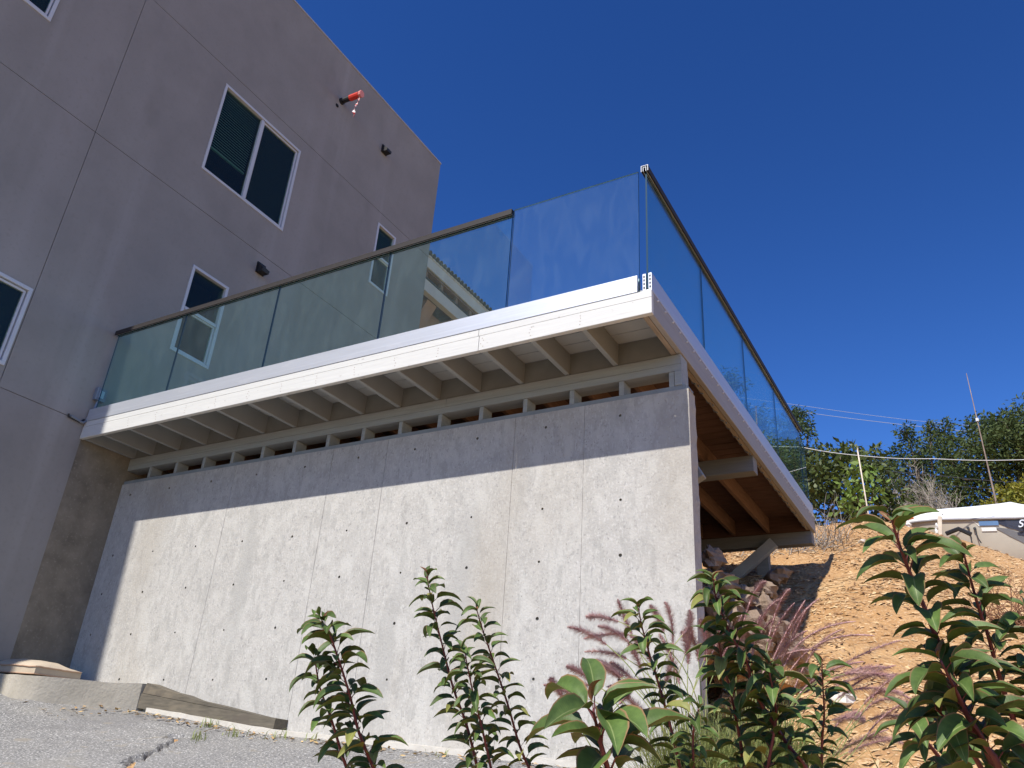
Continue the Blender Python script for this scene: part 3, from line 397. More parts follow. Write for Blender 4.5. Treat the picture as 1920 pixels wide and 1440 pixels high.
t=thing('warning_tape',(FX+.36,6.85,9.69),'red and white tape hanging twisted from the red capped pipe','tape')
M=MB(); prev=None
for i in range(22):
    f_=i/21; z=9.69-.44*f_; a=f_*9; w=.012+.014*(f_>.75)+.004*math.sin(f_*20); p=Vector((FX+.36+.012*math.sin(f_*7),6.85+.01*math.cos(f_*5)-.03*f_,z)); d=Vector((math.cos(a),math.sin(a),0))*w
    if prev: M.face([prev[0],prev[1],p+d,p-d])
    prev=(p-d,p+d)
M.build('tape_strip',TAPE,t)
M=MB(); M.tube([(FX+.35,6.85,9.70),(FX+.36,6.85,9.66)],.006,5); M.build('knot',BLACKP,t)
t=thing('pipe_hole',(FX,6.77,9.59),'round black hole in the stucco below the red capped pipe','hole')
M=MB(); M.tube([(FX-.006,6.77,9.59),(FX+.004,6.77,9.59)],.034,12); M.build('opening',RUBBER,t); M=MB(); M.tube([(FX-.006,6.77,9.59),(FX+.002,6.77,9.59)],.042,12); M.build('collar',STUCCO,t)
t=thing('junction_box',(FX,4.45,3.36),'grey metal junction box on the stucco behind the end of the glass railing','electrical box')
box('body',(FX+.001,FX+.055,4.39,4.50,3.30,3.44),GREYMET,t,.004); box('cover',(FX+.056,FX+.062,4.42,4.47,3.33,3.41),mat('box_cover',(.42,.50,.58),.4,.4,var=.05),t)
M=MB(); M.tube([(FX+.03,4.44,3.30),(FX+.03,4.42,3.08),(FX+.03,4.36,3.02),(FX+.03,4.22,3.04)],.012,6); M.build('conduit',GREYMET,t)
t=thing('pipe_stub',(FX,4.22,3.02),'thin dark pipe elbow fixed to the stucco left of the white deck edge','pipe')
M=MB(); M.tube([(FX+.02,4.20,3.055),(FX+.02,4.20,3.03),(FX+.02,4.33,3.02),(FX+.02,4.37,3.06)],.011,6); M.build('elbow',BLACKP,t)

# ---------------- concrete wall with tie holes ----------------
WY=5.0; WX0,WX1=-7.756,-1.574; WZ=2.57
CW=thing('concrete_wall',(-4.6,5.05,.1),'long poured concrete wall with rows of tie holes carrying the wooden deck','wall')
seams=[-6.05,-4.83,-4.22,-2.97,-2.375]; hx=[-2.09-.61*k for k in range(10)]; hz=[.62,1.02,1.41,1.80,2.44]
xsv=set([WX0,WX1]); [xsv.update((s_-.0018,s_+.0018)) for s_ in seams]; [xsv.update((h-.03,h+.03)) for h in hx]
zsv=set([-.6,WZ]); [zsv.update((h-.03,h+.03)) for h in hz]
xsv=sorted(xsv); zsv=sorted(zsv); M=MB()
for a,b in zip(xsv,xsv[1:]):
    xc=(a+b)/2; sm=any(abs(xc-s_)<.0015 for s_ in seams)
    for c,d in zip(zsv,zsv[1:]):
        zc=(c+d)/2
        if sm:
            y=WY+.004; M.face([(a,y,c),(b,y,c),(b,y,d),(a,y,d)])
            M.face([(a,WY,c),(a,y,c),(a,y,d),(a,WY,d)]); M.face([(b,WY,c),(b,WY,d),(b,y,d),(b,y,c)])
        elif any(abs(xc-h)<.01 for h in hx) and any(abs(zc-h)<.01 for h in hz):
            r=random.uniform(.009,.0135); cx=xc+random.uniform(-.006,.006); cz=zc+random.uniform(-.006,.006)
            o=[(cx+r*math.cos(2*math.pi*(k+.5)/8),cz+r*math.sin(2*math.pi*(k+.5)/8)) for k in range(8)]
            sq=[(b,zc),(b,d),(xc,d),(a,d),(a,zc),(a,c),(xc,c),(b,c)]; sq=[sq[k] for k in range(8)]
            # ring
            for k in range(8):
                j=(k+1)%8; M.face([(sq[k][0],WY,sq[k][1]),(sq[j][0],WY,sq[j][1]),(o[j-0][0] if 0 else o[j-1+1][0],WY,o[j][1]),(o[k][0],WY,o[k][1])][::-1])
                i2=lambda q:(cx+(q[0]-cx)*.7,WY+.016,cz+(q[1]-cz)*.7)
                M.face([(o[k][0],WY,o[k][1]),(o[j][0],WY,o[j][1]),i2(o[j]),i2(o[k])][::-1],1)
            M.face([i2(q) for q in o],1)
        else: M.face([(a,WY,c),(b,WY,c),(b,WY,d),(a,WY,d)])
wallface=M.build('wall_face',[CONC,mat('tie_hole_mortar',(.21,.20,.17),.9,.1,var=.2)],CW)
M=MB(); T=.15
M.box(WX0,WX1-.004,WY+.03,WY+T,-.6,WZ-.001); M.face([(WX0,WY,WZ),(WX1,WY,WZ),(WX1,WY+T,WZ),(WX0,WY+T,WZ)]); M.build('wall_core',CONC,CW)
# the broken end face, with a slightly ragged arris
M=MB(); n=60; zz=[-.6+(WZ+.6)*i/n for i in range(n+1)]; rr=random.Random(3)
def rag(z,k): 
    q=noise.noise(Vector((z*7,k,0)))*.012+noise.noise(Vector((z*22,k,5)))*.008; return q-(.03*max(0,(z-(WZ-.10))/.10)**2)
for i in range(n):
    z0,z1=zz[i],zz[i+1]
    M.face([(WX1,WY,z0),(WX1+rag(z0,1)*.3,WY+.02,z0),(WX1+rag(z1,1)*.3,WY+.02,z1),(WX1,WY,z1)])
    M.face([(WX1+rag(z0,1)*.3,WY+.02,z0),(WX1+rag(z0,2)-.002,WY+T+rag(z0,4),z0),(WX1+rag(z1,2)-.002,WY+T+rag(z1,4),z1),(WX1+rag(z1,1)*.3,WY+.02,z1)])
M.build('end_face',CONC,CW)
# form board recess at the foot and patches
F_=thing('form_board',(-5.65,4.97,.2),'dark weathered wooden form board left against the foot of the concrete wall','board')
def board(name,pts,y0,y1,m):
    M=MB(); f=[(x,y0,z) for x,z in pts]; b=[(x,y1,z) for x,z in pts]; M.face(f); M.face(b[::-1])
    for i in range(len(pts)): j=(i+1)%len(pts); M.face([f[i],b[i],b[j],f[j]])
    return M.build(name,m,F_)
board('lower_plank',[(-6.46,.375),(-4.83,.23),(-4.82,.325),(-5.6,.40),(-6.43,.49)],4.862,4.999,OLDW)
board('upper_plank',[(-6.43,.493),(-5.6,.403),(-5.0,.342),(-5.5,.415),(-5.78,.45),(-5.95,.49),(-6.1,.51),(-6.4,.575)],4.870,4.999,OLDW)
# kerb along the foot of wall and building
K=thing('concrete_kerb',(-7.6,4.5,.4),'low beige concrete kerb under the cushion at the foot of the building','kerb')
M=MB(); pts=[]
xk=frange(-9.6,-7.0,.1); 
kp=[(x,4.15) for x in frange(-9.6,-7.3,.1)]; kc=[(-7.3,4.15),(-7.08,4.13),(-6.90,4.20),(-6.76,4.40),(-6.65,4.57),(-6.54,4.72),(-6.44,4.855)]
for q_ in range(1,61):
    u_=q_/60*6; j_=min(5,int(u_)); t_=u_-j_; P4=[Vector(kc[max(0,min(6,j_+o_))]) for o_ in (-1,0,1,2)]; w_=.5*((2*P4[1])+(P4[2]-P4[0])*t_+(2*P4[0]-5*P4[1]+4*P4[2]-P4[3])*t_*t_+(3*P4[1]-P4[0]-3*P4[2]+P4[3])*t_**3); kp.append((w_.x,w_.y))
def ktop(x): return lerp_table(x,[(-9.6,.60),(-7.4,.56),(-7.0,.545),(-6.6,.552),(-6.46,.565)])
for (a,b),(c,d) in zip(kp,kp[1:]):
    j=lambda x,y:noise.noise(Vector((x*6,y*6,2)))*.007
    za,zc=ktop(a)+j(a,0),ktop(c)+j(c,0)
    M.face([(a,b+j(a,1),-.2),(c,d+j(c,1),-.2),(c,d+j(c,1),zc),(a,b+j(a,1),za)]); M.face([(a,b+j(a,1),za),(c,d+j(c,1),zc),(c,5.0,zc+.004),(a,5.0,za+.004)])
a,b=kp[-1]; M.face([(a,b,-.2),(a,5.0,-.2),(a,5.0,ktop(a)),(a,b,ktop(a))])
for i in range(14):
    z=.30+.02*i; r=random.Random(i); rockmesh(M,(-6.47+r.uniform(-.02,.03),4.93+r.uniform(0,.05),z),.02,seed=i,lat=3,lon=5)
M.build('kerb_body',KERBM,K)
L_=thing('wall_footing',(-3.8,4.9,.15),'pale concrete footing strip along the foot of the wall above the asphalt','footing')
M=MB()
fx=frange(-6.48,-1.6,.12)
for a,c in zip(fx,fx[1:]):
    zt=lambda x:lerp_table(x,BASE_Z)+.035+noise.noise(Vector((x*5,0,0)))*.006; yf=lambda x:4.80+noise.noise(Vector((x*4,3,0)))*.02+ (.12 if x<-6.3 else 0)
    M.face([(a,yf(a),-.3),(c,yf(c),-.3),(c,yf(c),zt(c)),(a,yf(a),zt(a))]); M.face([(a,yf(a),zt(a)),(c,yf(c),zt(c)),(c,4.999,zt(c)+.005),(a,4.999,zt(a)+.005)])
M.build('footing_strip',mat('pale_footing',(.50,.47,.42),.9,.1,scale=5,var=.1,bump=.4,bscale=40),L_)
# cushion
C_=thing('seat_cushion',(-7.4,4.4,.5),'thick beige outdoor cushion lying on the kerb in the corner','cushion')
M=MB(); nx,ny=26,12; cx0,cx1,cy0,cy1=-8.75,-7.42,4.44,4.97
cx0=-7.738
def cush(u,v,top):
    x=cx0+(cx1-cx0)*u; y=cy0+(cy1-cy0)*v
    e=min(u,1-u,v,1-v); ed=(min(1,min(u,1-u)/.22)*min(1,min(v,1-v)/.35))**.5
    wr=noise.noise(Vector((x*9,y*14,1)))*.008
    zb=ktop(x)+.012
    return (x,y,zb+ (.07+.065*ed*min(1,1.2-u*.45)+wr if top else .008*(1-ed)))
cx1=-6.97; cy0=4.20; cy1=4.62
for j in range(ny):
    for i in range(nx):
        a=[cush(i/nx,j/ny,1),cush((i+1)/nx,j/ny,1),cush((i+1)/nx,(j+1)/ny,1),cush(i/nx,(j+1)/ny,1)]; M.face(a)
        b=[cush(i/nx,j/ny,0),cush((i+1)/nx,j/ny,0),cush((i+1)/nx,(j+1)/ny,0),cush(i/nx,(j+1)/ny,0)]; M.face(b[::-1])
for j in range(ny):
    for u,s_ in ((0,1),(1,-1)):
        q=[cush(u,j/ny,0),cush(u,j/ny,1),cush(u,(j+1)/ny,1),cush(u,(j+1)/ny,0)]; M.face(q[::s_])
for i in range(nx):
    for v,s_ in ((0,-1),(1,1)):
        q=[cush(i/nx,v,0),cush(i/nx,v,1),cush((i+1)/nx,v,1),cush((i+1)/nx,v,0)]; M.face(q[::s_])
bm_=None; cu=M.build('cushion_body',CUSH,C_,smooth=True)
wd=cu.modifiers.new('weld','WELD'); wd.merge_threshold=.001; es=cu.modifiers.new('crease','EDGE_SPLIT'); es.split_angle=math.radians(50)
rim=[cush(u,0,1) for u in frange(0,1,.06)]+[cush(1,v,1) for v in frange(.08,1,.1)]
M=MB(); M.tube([(x+.004*(i>16),y-.004,z-.004) for i,(x,y,z) in enumerate(rim)],.0065,5); M.tube([cush(u,0,0) for u in frange(0,1,.06)]+[cush(1,v,0) for v in frange(.08,1,.1)],.006,5); M.build('piping',mat('cushion_piping',(.40,.27,.19),.9,.1,var=.1),C_)

# ---------------- cripple wall of studs above the concrete ----------------
DX0,DX1=-7.744,-1.612; DY0,DY1=4.39,9.80; ZB=2.86
D=thing('wooden_deck',(-4.7,7.1,2.9),'white painted timber deck projecting over the concrete wall beside the building','deck')
ST=thing('stud_frame',(-4.7,5.07,WZ),'low grey painted stud frame with open bays between concrete wall and deck','frame')
box('sill_plate',(WX0+.01,WX1-.012,WY+.006,WY+.146,WZ+.002,WZ+.036),GREYW.copy() if 0 else mat('blue_grey_sill',(.21,.235,.25),.7,.25,scale=5,var=.12),ST)
PT=2.782
box('top_plate',(WX0+.01,WX1-.047,WY+.003,WY+.146,PT-.056,PT-.002),TRIM,ST); 
for a,b in ((WX0+.01,-3.66),(-3.657,WX1-.049)): box('top_plate',(a,b,WY+.001,WY+.144,PT,ZB-.004),TRIM,ST)
def prj(x): return x
for k in range(15):
    x=-2.085-.4064*k
    if x<-7.72: break
    box('stud',(x-.019,x+.019,WY+.008,WY+.142,WZ+.038,PT-.058),TRIM,ST,.002)
box('stud',(WX1-.143,WX1-.104,WY+.008,WY+.142,WZ+.038,PT-.058),TRIM,ST); box('corner_post',(WX1-.100,WX1-.045,WY-.001,WY+.146,WZ+.038,PT-.058),TRIM,ST,.003)
# ---------------- deck ----------------
JB=ZB+.004; JT=3.045
xj=[-2.13-.4064*k for k in range(14)]
for i,x in enumerate(xj):
    if x<DX0+.05: continue
    for a,b in ((DY0+.042,DY1-.15),): box('joist',(x-.02,x+.02,a,b,JB,JT-.002),JOISTM,D,.002)
for x in (DX0+.03,): box('joist',(x-.02,x+.02,DY0+.042,DY1-.15,JB,JT-.002),JOISTM,D)
box('edge_joist',(DX1-.082,DX1-.043,DY0+.042,DY1-.05,JB-.002,JT-.002),wood('edge_joist_wood',(.22,.18,.14),(.34,.29,.24),(9,.7,9)),D,.002)
box('end_fascia',(DX1-2.2,DX1-.042,DY1-.148,DY1-.11,JB-.01,JT-.003),NATX,D)
xall=sorted([DX0+.03]+xj+[DX1-.06])
for a,b in zip(xall,xall[1:]):
    box('blocking',(a+.021,b-.021 if b<DX1-.07 else b-.023,WY+.012,WY+.05,JB+.001,JT-.003),mat('blocking_grey',(.20,.205,.19),.7,.2,scale=5,var=.1) if a==xall[0] else bpy.data.materials['blocking_grey'],D)
y=DY0+.045; i=0
bm0=None
while y<DY1-.05:
    w=.138; rr=random.uniform(-.002,.002)
    box('deck_board',(DX0+.002,DX1-.046,y,y+w,JT,JT+.036+rr),BOARDM,D); y+=w+.0075; i+=1
# fascia boards in two lengths with a butt joint
Z1,Z2=2.985,3.045
box('fascia_board',(DX0-.001,-2.975,DY0,DY0+.04,ZB,Z1),WHITE,D,.004); box('fascia_board',(-2.972,DX1,DY0,DY0+.04,ZB,Z1),WHITE,D,.004)
box('top_trim_board',(DX0-.001,-2.985,DY0+.003,DY0+.043,Z1+.003,Z2),WHITE,D,.003); box('top_trim_board',(-2.982,DX1-.001,DY0+.003,DY0+.043,Z1+.003,Z2),WHITE,D,.003)
SHF=mat('shaded_side_fascia_paint',(.29,.28,.275),.6,.3,scale=5,var=.07,stretch=(6,.4,6),bump=.3,bscale=14)  # white fascia paint darkened: the side's shade is put into the colour
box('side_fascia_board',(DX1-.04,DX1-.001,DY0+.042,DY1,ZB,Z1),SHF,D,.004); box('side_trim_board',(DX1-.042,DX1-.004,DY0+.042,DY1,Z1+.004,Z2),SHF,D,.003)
M=MB(); 
for k in range(34):
    y=DY0+.12+k*.155; M.tube([(DX1-.004,y,Z2-.028),(DX1+.006,y,Z2-.028)],.007,6)
M.build('bolt_heads',SILV,D)['kind']='stuff'
M=MB()
for x in [q for q in xj if q>DX0+.1]:
    for z in (ZB+.03,ZB+.055,ZB+.08,ZB+.10):
        xx=x+random.uniform(-.012,.012); M.tube([(xx,DY0-.0012,z),(xx,DY0+.002,z)],.0035,5)
M.build('nail_heads',mat('rusty_nail',(.22,.14,.10),.8,.2,var=.2),D)['kind']='stuff'
M=MB()
for k in range(26):
    y=WY+.3+k*.19; M.box(DX1-.097,DX1-.083,y,y+.02,JB+.01,JB+.035); M.bar((DX1-.09,y+.01,JB),(DX1-.06,y+.01,JB-.014),.012,.006)
    if k%2: M.box(DX1-.06,DX1-.05,y+.05,y+.06,JB-.02,JB+.0)
M.build('metal_clips',GREYMET,D)['kind']='stuff'
# beams, posts, brace below
box('beam',(-6.6,-1.655,7.12,7.26,2.705,JB-.002),GREYW,D,.004)
box('far_beam',(-6.6,-1.64,9.66,9.80,2.735-.03,JB-.012),GREYW,D,.004)
box('post',(-2.30,-2.16,9.68,9.80,1.7,2.70),GREYW,D,.004)
box('post',(-2.62,-2.48,7.13,7.25,.6,2.70),GREYW,D,.004)
M=MB(); M.bar((-2.66,9.60,2.26),(-2.06,9.60,2.73),.09,.12,up=(0,0,1)); M.build('diagonal_brace',mat('pale_brace',(.34,.34,.35),.8,.2,scale=5,var=.12),D,bevel=.004)
M=MB(); M.bar((-1.95,5.5,1.98),(-1.66,5.5,2.14),.09,.12); M.build('bracket_block',mat('grey_bracket',(.25,.25,.24),.8,.2,var=.1),D,bevel=.01)
# ---------------- glass railing ----------------
RG=thing('glass_railing',(-4.7,4.45,3.05),'frameless glass railing in an aluminium shoe around the deck edge','railing')
SZ0,SZ1=Z2+.001,3.185; GT=4.10
gy=4.425; gx=DX1-.035
def shoe_front(x0,x1):
    M=MB(); M.box(x0,x1,gy-.033,gy-.0095,SZ0,SZ1); M.box(x0,x1,gy+.0095,gy+.033,SZ0,SZ1); M.box(x0,x1,gy-.033,gy+.033,SZ0-.0005,SZ0+.012)
    M.box(x0,x1,gy-.0365,gy-.0335,SZ0+.002,SZ0+.05)
    return M.build('base_shoe',ALU,RG,bevel=.002)
shoe_front(DX0+.01,-1.715)
M=MB(); ya,yb=DY0+.012,DY1-.02
for s_ in (-1,1):
    a=gx+s_*.0095; b=gx+s_*.033; x0,x1=min(a,b),max(a,b)
    M.box(x0,x1,ya,yb,SZ0+.012,SZ1+.004)
M.box(gx-.033,gx+.033,ya,yb,SZ0,SZ0+.0115); M.build('side_shoe',ALU,RG,bevel=.0015)
M=MB()
for s_ in (-1,1):
    for zz_ in (.03,.06,.09,.118): M.box(gx+s_*.0215-.0055,gx+s_*.0215+.0055,ya-.0012,ya+.001,SZ0+zz_-.009,SZ0+zz_+.009)
M.build('shoe_end_slots',RUBBER,RG)['kind']='stuff'
def pane(x0,x1,y0,y1,z0,z1,m):
    M=MB(); n=0; M.box(x0,x1,y0,y1,z0,z1)
    o=M.build('glass_panel',[m,GEDGE,GEDGED],RG)
    lx,ly=x1-x0,y1-y0
    for p in o.data.polygons:
        nn=p.normal
        big=(abs(nn.x)>.9 and ly>lx) or (abs(nn.y)>.9 and lx>ly)
        if not big: p.material_index=1 if abs(nn.z)>.9 else 2
    return o
seam=[DX0+.06,-6.60,-5.31,-4.00,-2.775,-1.705]
for i,(a,b) in enumerate(zip(seam,seam[1:])): pane(a+.006,b-.006,gy-.006,gy+.006,SZ0+.03,GT if i<4 else GT+.02,GLASSD if i==4 else GLASS)
sy=[DY0+.014,5.68,6.98,8.24,9.53,9.76][:5]
for i,(a,b) in enumerate(zip(sy,sy[1:])): pane(gx-.006,gx+.006,a+.006,b-.006,SZ0+.03,GT,GLASS)
pane(gx-.006,gx+.006,9.54,9.775,SZ0+.03,GT-.12,GLASS)
def cap(name,a,b,axis):
    M=MB(); w=.027; h0,h1=GT-.028,GT+.022
    def bx(u0,u1,z0,z1,mi=0):
        if axis=='x': M.box(a,b,gy+u0,gy+u1,z0,z1,mi)
        else: M.box(gx+u0,gx+u1,a,b,z0,z1,mi)
    bx(-w,-w+.004,h0,h1-.0045); bx(w-.004,w,h0,h1-.0045); bx(-w,w,h1-.004,h1)
    bx(-w+.004,-.0075,h0+.004,h1-.005,1); bx(.0075,w-.004,h0+.004,h1-.005,1); bx(-.0072,.0072,GT+.001,h1-.005,1)
    bx(-.013,-.0105,h0+.001,h0+.0035,2); bx(.0105,.013,h0+.001,h0+.0035,2)
    return M.build(name,[RAILM,RUBBER,ALU],RG)
cap('cap_rail',DX0+.02,-2.78,'x'); cap('cap_rail',DY0-.01,9.60,'y')
M=MB()
for s_ in (-1,1): M.box(gx+s_*.0255-.0022,gx+s_*.0255+.0022,DY0-.0125,DY0-.0105,GT-.03,GT+.024); M.box(gx+s_*.010-.002,gx+s_*.010+.002,DY0-.0125,DY0-.0105,GT-.03,GT+.008)
M.box(gx-.023,gx+.023,DY0-.0125,DY0-.0105,GT+.020,GT+.024); M.box(gx-.008,gx+.008,DY0-.0125,DY0-.0105,GT+.0045,GT+.008); M.build('rail_end_edges',SILV,RG)

# ---------------- rear wing with tiled roof ----------------
RX=-9.5
H=thing('rear_wing',(RX,14,3.5),'tan rear wing with pale roof fascia and dark tiles behind the main building','building')
MB().box(-15,RX-.5,9.8,22,3.0,9.55).build('wall',STUCCO2,H)
box('roof_fascia',(RX-.04,RX,9.7,20,10.10,10.42),EAVE,H,.006); box('fascia_edge_trim',(RX,RX+.015,9.7,20,10.37,10.42),EAVE,H)
box('porch_beam',(RX-.16,RX-.02,9.7,20,9.52,9.81),EAVE,H,.006)
box('beam_flashing',(RX-.17,RX-.005,9.7,20,9.812,9.85),TILE,H)
box('soffit',(-12,RX-.041,9.7,20,10.05,10.09),BROWNW,H)
box('porch_wall',(RX-1.4,RX-1.3,9.81,20,9.0,10.04),STUCCO2,H)
for k in range(16):
    y=9.95+.61*k; box('rafter',(RX-1.29,RX-.06,y,y+.09,9.87,10.045),BROWNW,H); 
M=MB()
for k in range(50): M.tube([(RX-.08,9.9+.2*k,9.88),(RX-.08,9.9+.2*k,9.91)],.018,6)
M.build('beam_bolts',SILV,H)['kind']='stuff'
for k in range(12):
    y=10.2+.95*k
    M=MB(); a=[(RX-.5,y,9.5),(RX-.16,y,9.5),(RX-.5,y,8.9)]; b=[(x,yy+.35,z) for x,yy,z in a]; M.face(a); M.face(b[::-1])
    for i in range(3): j=(i+1)%3; M.face([a[i],b[i],b[j],a[j]])
    M.build('corbel',STUCCO2,H)
for k in range(70):
    y=9.75+k*.145
    M=MB(); M.tube([(RX+.05,y+.1,10.45),(RX-.9,y+.1,10.75)],[.058,.055],8); M.build('roof_tile',TILE,H)
MB().bar((RX+.02,14.9,10.43),(RX-2.5,14.9,11.2),10.4,.03).build('roof_deck',TILE,H)

# ---------------- rocks at the wall end ----------------
def boulder(c,r,sq,label,group='boulders heaped at the end of the wall',m=ROCKM,seed=0,rough=.5):
    M=MB(); rockmesh(M,c,r,sq,seed,8,13,rough); o=M.build('boulder',m,None,smooth=False,origin=(c[0],c[1],c[2]-r*sq[2]*.8)); tag(o,label,'rock',group); return o
rl=['brown boulder topmost beside the end of the concrete wall','second boulder from the top beside the wall end','boulder tucked against the wall edge below the top ones','flat boulder just right of the wall end under the brace','boulder in the middle of the heap in the deck shadow','squarish boulder under the topmost pair near the wall end','boulder low in the heap behind the plumes','outer boulder on the right edge of the heap','boulder half hidden by the laurel against the wall','rightmost low boulder where shadow meets lit soil','lowest boulder left of the heap behind the laurel','lowest boulder in the middle of the heap','dark boulder in the shade below the brace','dark boulder high on the slope under the far beam']
for i,(c,r) in enumerate(ROCKS):
    c=list(c); zz=soilz(c[0],c[1])
    boulder(c,r*1.1,(1.15,.9,.85),rl[i],seed=i+3)
    k=0; z=c[2]-r*1.3
M=MB()
# packed rubble behind carries the heap
for i in range(90):
    rnd=random.Random(i*7+1); c,r=ROCKS[rnd.randrange(12)]; x=c[0]+rnd.uniform(-.15,.15)-.05; y=c[1]+rnd.uniform(.08,.5); z=rnd.uniform(soilz(x,y),max(soilz(x,y)+.02,c[2]-.05)); rockmesh(M,(x,y,z),rnd.uniform(.08,.16),seed=i+60,lat=4,lon=7)
ru=M.build('packed_rubble',SOIL); stuff(ru); tag(ru,'rubble and soil packed behind the boulders at the wall end','rubble')
def stone(p,r,label,m,sq=(1.3,1,.6)):
    z=soilz(p[0],p[1])+r*.25; boulder((p[0],p[1],z),r,sq,label,None,m,seed=int(r*1000),rough=.4) if 0 else None
    M=MB(); rockmesh(M,(p[0],p[1],z),r,sq,int(r*1000),6,9,.35); o=M.build('stone',m,None,origin=(p[0],p[1],z-r*.3)); tag(o,label,'stone')
stone((-.256,11.75),.13,'brown rock on the crest in front of the white boat',ROCKM); stone((-.97,6.3),.10,'pale rounded stone behind the small laurel stem at the plumes',PALEROCK)
stone((-.80,5.15),.04,'small white stone at the bottom right of the purple plumes',PALEROCK); stone((-.98,5.2),.085,'flat cream stone at the foot of the soil slope',PALEROCK,(1.5,1,.4)); stone((-.72,5.05),.07,'flat cream stone low on the slope right of the plumes',PALEROCK,(1.5,1,.4))
stone((-1.25,11.0),.06,'small grey stone near the dry twigs on the crest',PALEROCK); stone((-.55,9.2),.07,'pale flat rock mid slope left of the tall laurel',PALEROCK,(1.4,1,.4)); stone((.1,6.2),.09,'orange brown stone low on the slope between the right laurels',ROCKM)
# ---------------- stakes, poles, wires ----------------
def pole(name,pts,r,m,label,cat,down=0):
    p0=pts[-1]; base=(p0[0],p0[1],p0[2]-down); pts=list(pts)+([base] if down else [])
    if down and isinstance(r,list): r=r+[r[-1]]
    t=thing(name,base,label,cat)
    M=MB(); M.tube(pts,r,7); M.build('shaft',m,t,smooth=True); return t
pm=POLES['metal']; t=pole('antenna_pole',[pm[0],pm[1],pm[2]],[.006,.011,.02],RUST,'tall thin leaning rusty pole standing behind the white boat','pole',1.2)
M=MB(); M.tube([tuple(Vector(pm[0]).lerp(Vector(pm[1]),.66)),tuple(Vector(pm[0]).lerp(Vector(pm[1]),.70))],.03,6); M.build('coupling',SILV,t)
ps=POLES['stick']; t=pole('garden_stake',ps,.011,STICK,'thin pale upright stake in front of the large leaved tree','stake',.5)
M=MB(); M.tube([ps[0],tuple(Vector(ps[0])+Vector((.01,0,.05)))],[.011,.006],7); M.build('pointed_top',STICK,t)
pk=POLES['stake']; b=(pk[1][0],pk[1][1],soilz(pk[1][0],pk[1][1])-.05)
t=thing('wooden_stake',b,'short pale wooden stake with a rag tied to it in front of the boat','stake')
M=MB(); M.bar(b,pk[0],.055,.03,up=(0,1,0)); M.build('stake_body',STICK,t,bevel=.004)
M=MB(); q=Vector(pk[0]); 
for i in range(5): rockmesh(M,(q.x-.06-.012*i,q.y-.02,q.z-.14-.07*i),.04,(.8,.5,1.3),seed=i,lat=4,lon=6)
M.build('rag',WHITEC,t)
M=MB(); M.tube([(q.x+.04,q.y,b[2]+.08),(q.x+.2,q.y-.05,b[2]+.12),(q.x+.34,q.y-.05,b[2]+.03)],.03,6); M.build('black_tie',BLACKP,t)
wl={'w1':('white cable strung across in front of the trees',WIREL,.006),'w2':('faint upper cable high across the sky above the trees',WIREM,.007),'w3':('faint lower cable of the pair across the sky above the trees',WIREM,.009),'w4':('upper dark cable crossing the right tree group',WIRED,.009),'w5':('lower dark cable crossing the right tree group',WIRED,.008)}
for n,pts in WIRES:
    lb,m_,r=wl[n]; P_=[Vector(p) for p in pts]; P_=[P_[0]+(P_[0]-P_[1])*3]+P_+[P_[-1]+(P_[-1]-P_[-2])*3]
    out=[]
    for a,b in zip(P_,P_[1:]):
        for k in range(6): out.append(tuple(a.lerp(b,k/6)+Vector((0,0,-.02*math.sin(math.pi*k/6)))))
    M=MB(); M.tube(out,r,5); o=M.build('overhead_cable',m_,None,smooth=True,origin=out[0]); tag(o,lb,'cable','overhead cables')
# ---------------- boat ----------------
BX=-1.05
BO=thing('motor_boat',(1.0,15.05,3.3),'white motor boat with cream hull and navy panel behind the soil crest','boat')
def hb(x): return lerp_table(x,[(BX,.02),(BX+.1,.2),(BX+.3,.42),(BX+.6,.66),(BX+1.0,.86),(BX+1.5,.98),(BX+2.2,1.05),(BX+4.6,1.03)])
def rail(x): return lerp_table(x,[(BX,4.40),(BX+.4,4.30),(BX+1.0,4.17),(BX+1.6,4.09),(BX+2.4,4.05),(BX+4.6,4.0)])
def sec(x):
    h=hb(x); r=rail(x); b=lerp_table(x,[(BX,.25),(BX+.5,.8),(BX+1.4,1.3),(BX+4.6,1.4)])
    return [(h,r),(h*.985-.01,r-.10*b/.9),(h*.93-.02,r-.32*b),(h*.72,r-.68*b),(.0,r-b)]
def loft(xs,fn,name,m,close=False,smooth=True):
    M=MB(); k=len(fn(xs[0]))
    for x in xs:
        for sgn in (-1,1):
            for h,z in fn(x): M.v.append((x,15.05+sgn*h,z))
    for i in range(len(xs)-1):
        for s_ in (0,1):
            for j in range(k-1):
                a=i*2*k+s_*k+j; M.f.append((a,a+1,a+1+2*k,a+2*k)); M.mi.append(0)
    e=(len(xs)-1)*2*k; M.f.append(tuple([e+j for j in range(k)]+[e+k+j for j in range(k-1,-1,-1)])); M.mi.append(0)
    return M.build(name,m,BO,smooth=smooth)
bx_=frange(BX,BX+4.6,.15)
loft(bx_,sec,'hull',BOATC)
def dk(x):
    h=hb(x); r=rail(x)+.012; c=lerp_table(x,[(BX,.04),(BX+.5,.20),(BX+1.2,.26),(BX+1.5,.29),(BX+1.68,.32),(BX+1.78,.26),(BX+2.1,.21),(BX+4.6,.22)])
    return [(h*1.0+.015,r),(h*.99,r+.05),(h*.93,r+c*.8),(h*.8,r+c),(0,r+c+.04)]
loft(bx_,dk,'deck_moulding',BOATW)
M=MB(); M.tube([(x,15.05-hb(x)-.012,rail(x)+.0) for x in bx_],.022,6); M.build('rub_rail',mat('grey_rub_rail',(.33,.32,.33),.6,.3,var=.05),BO,smooth=True)
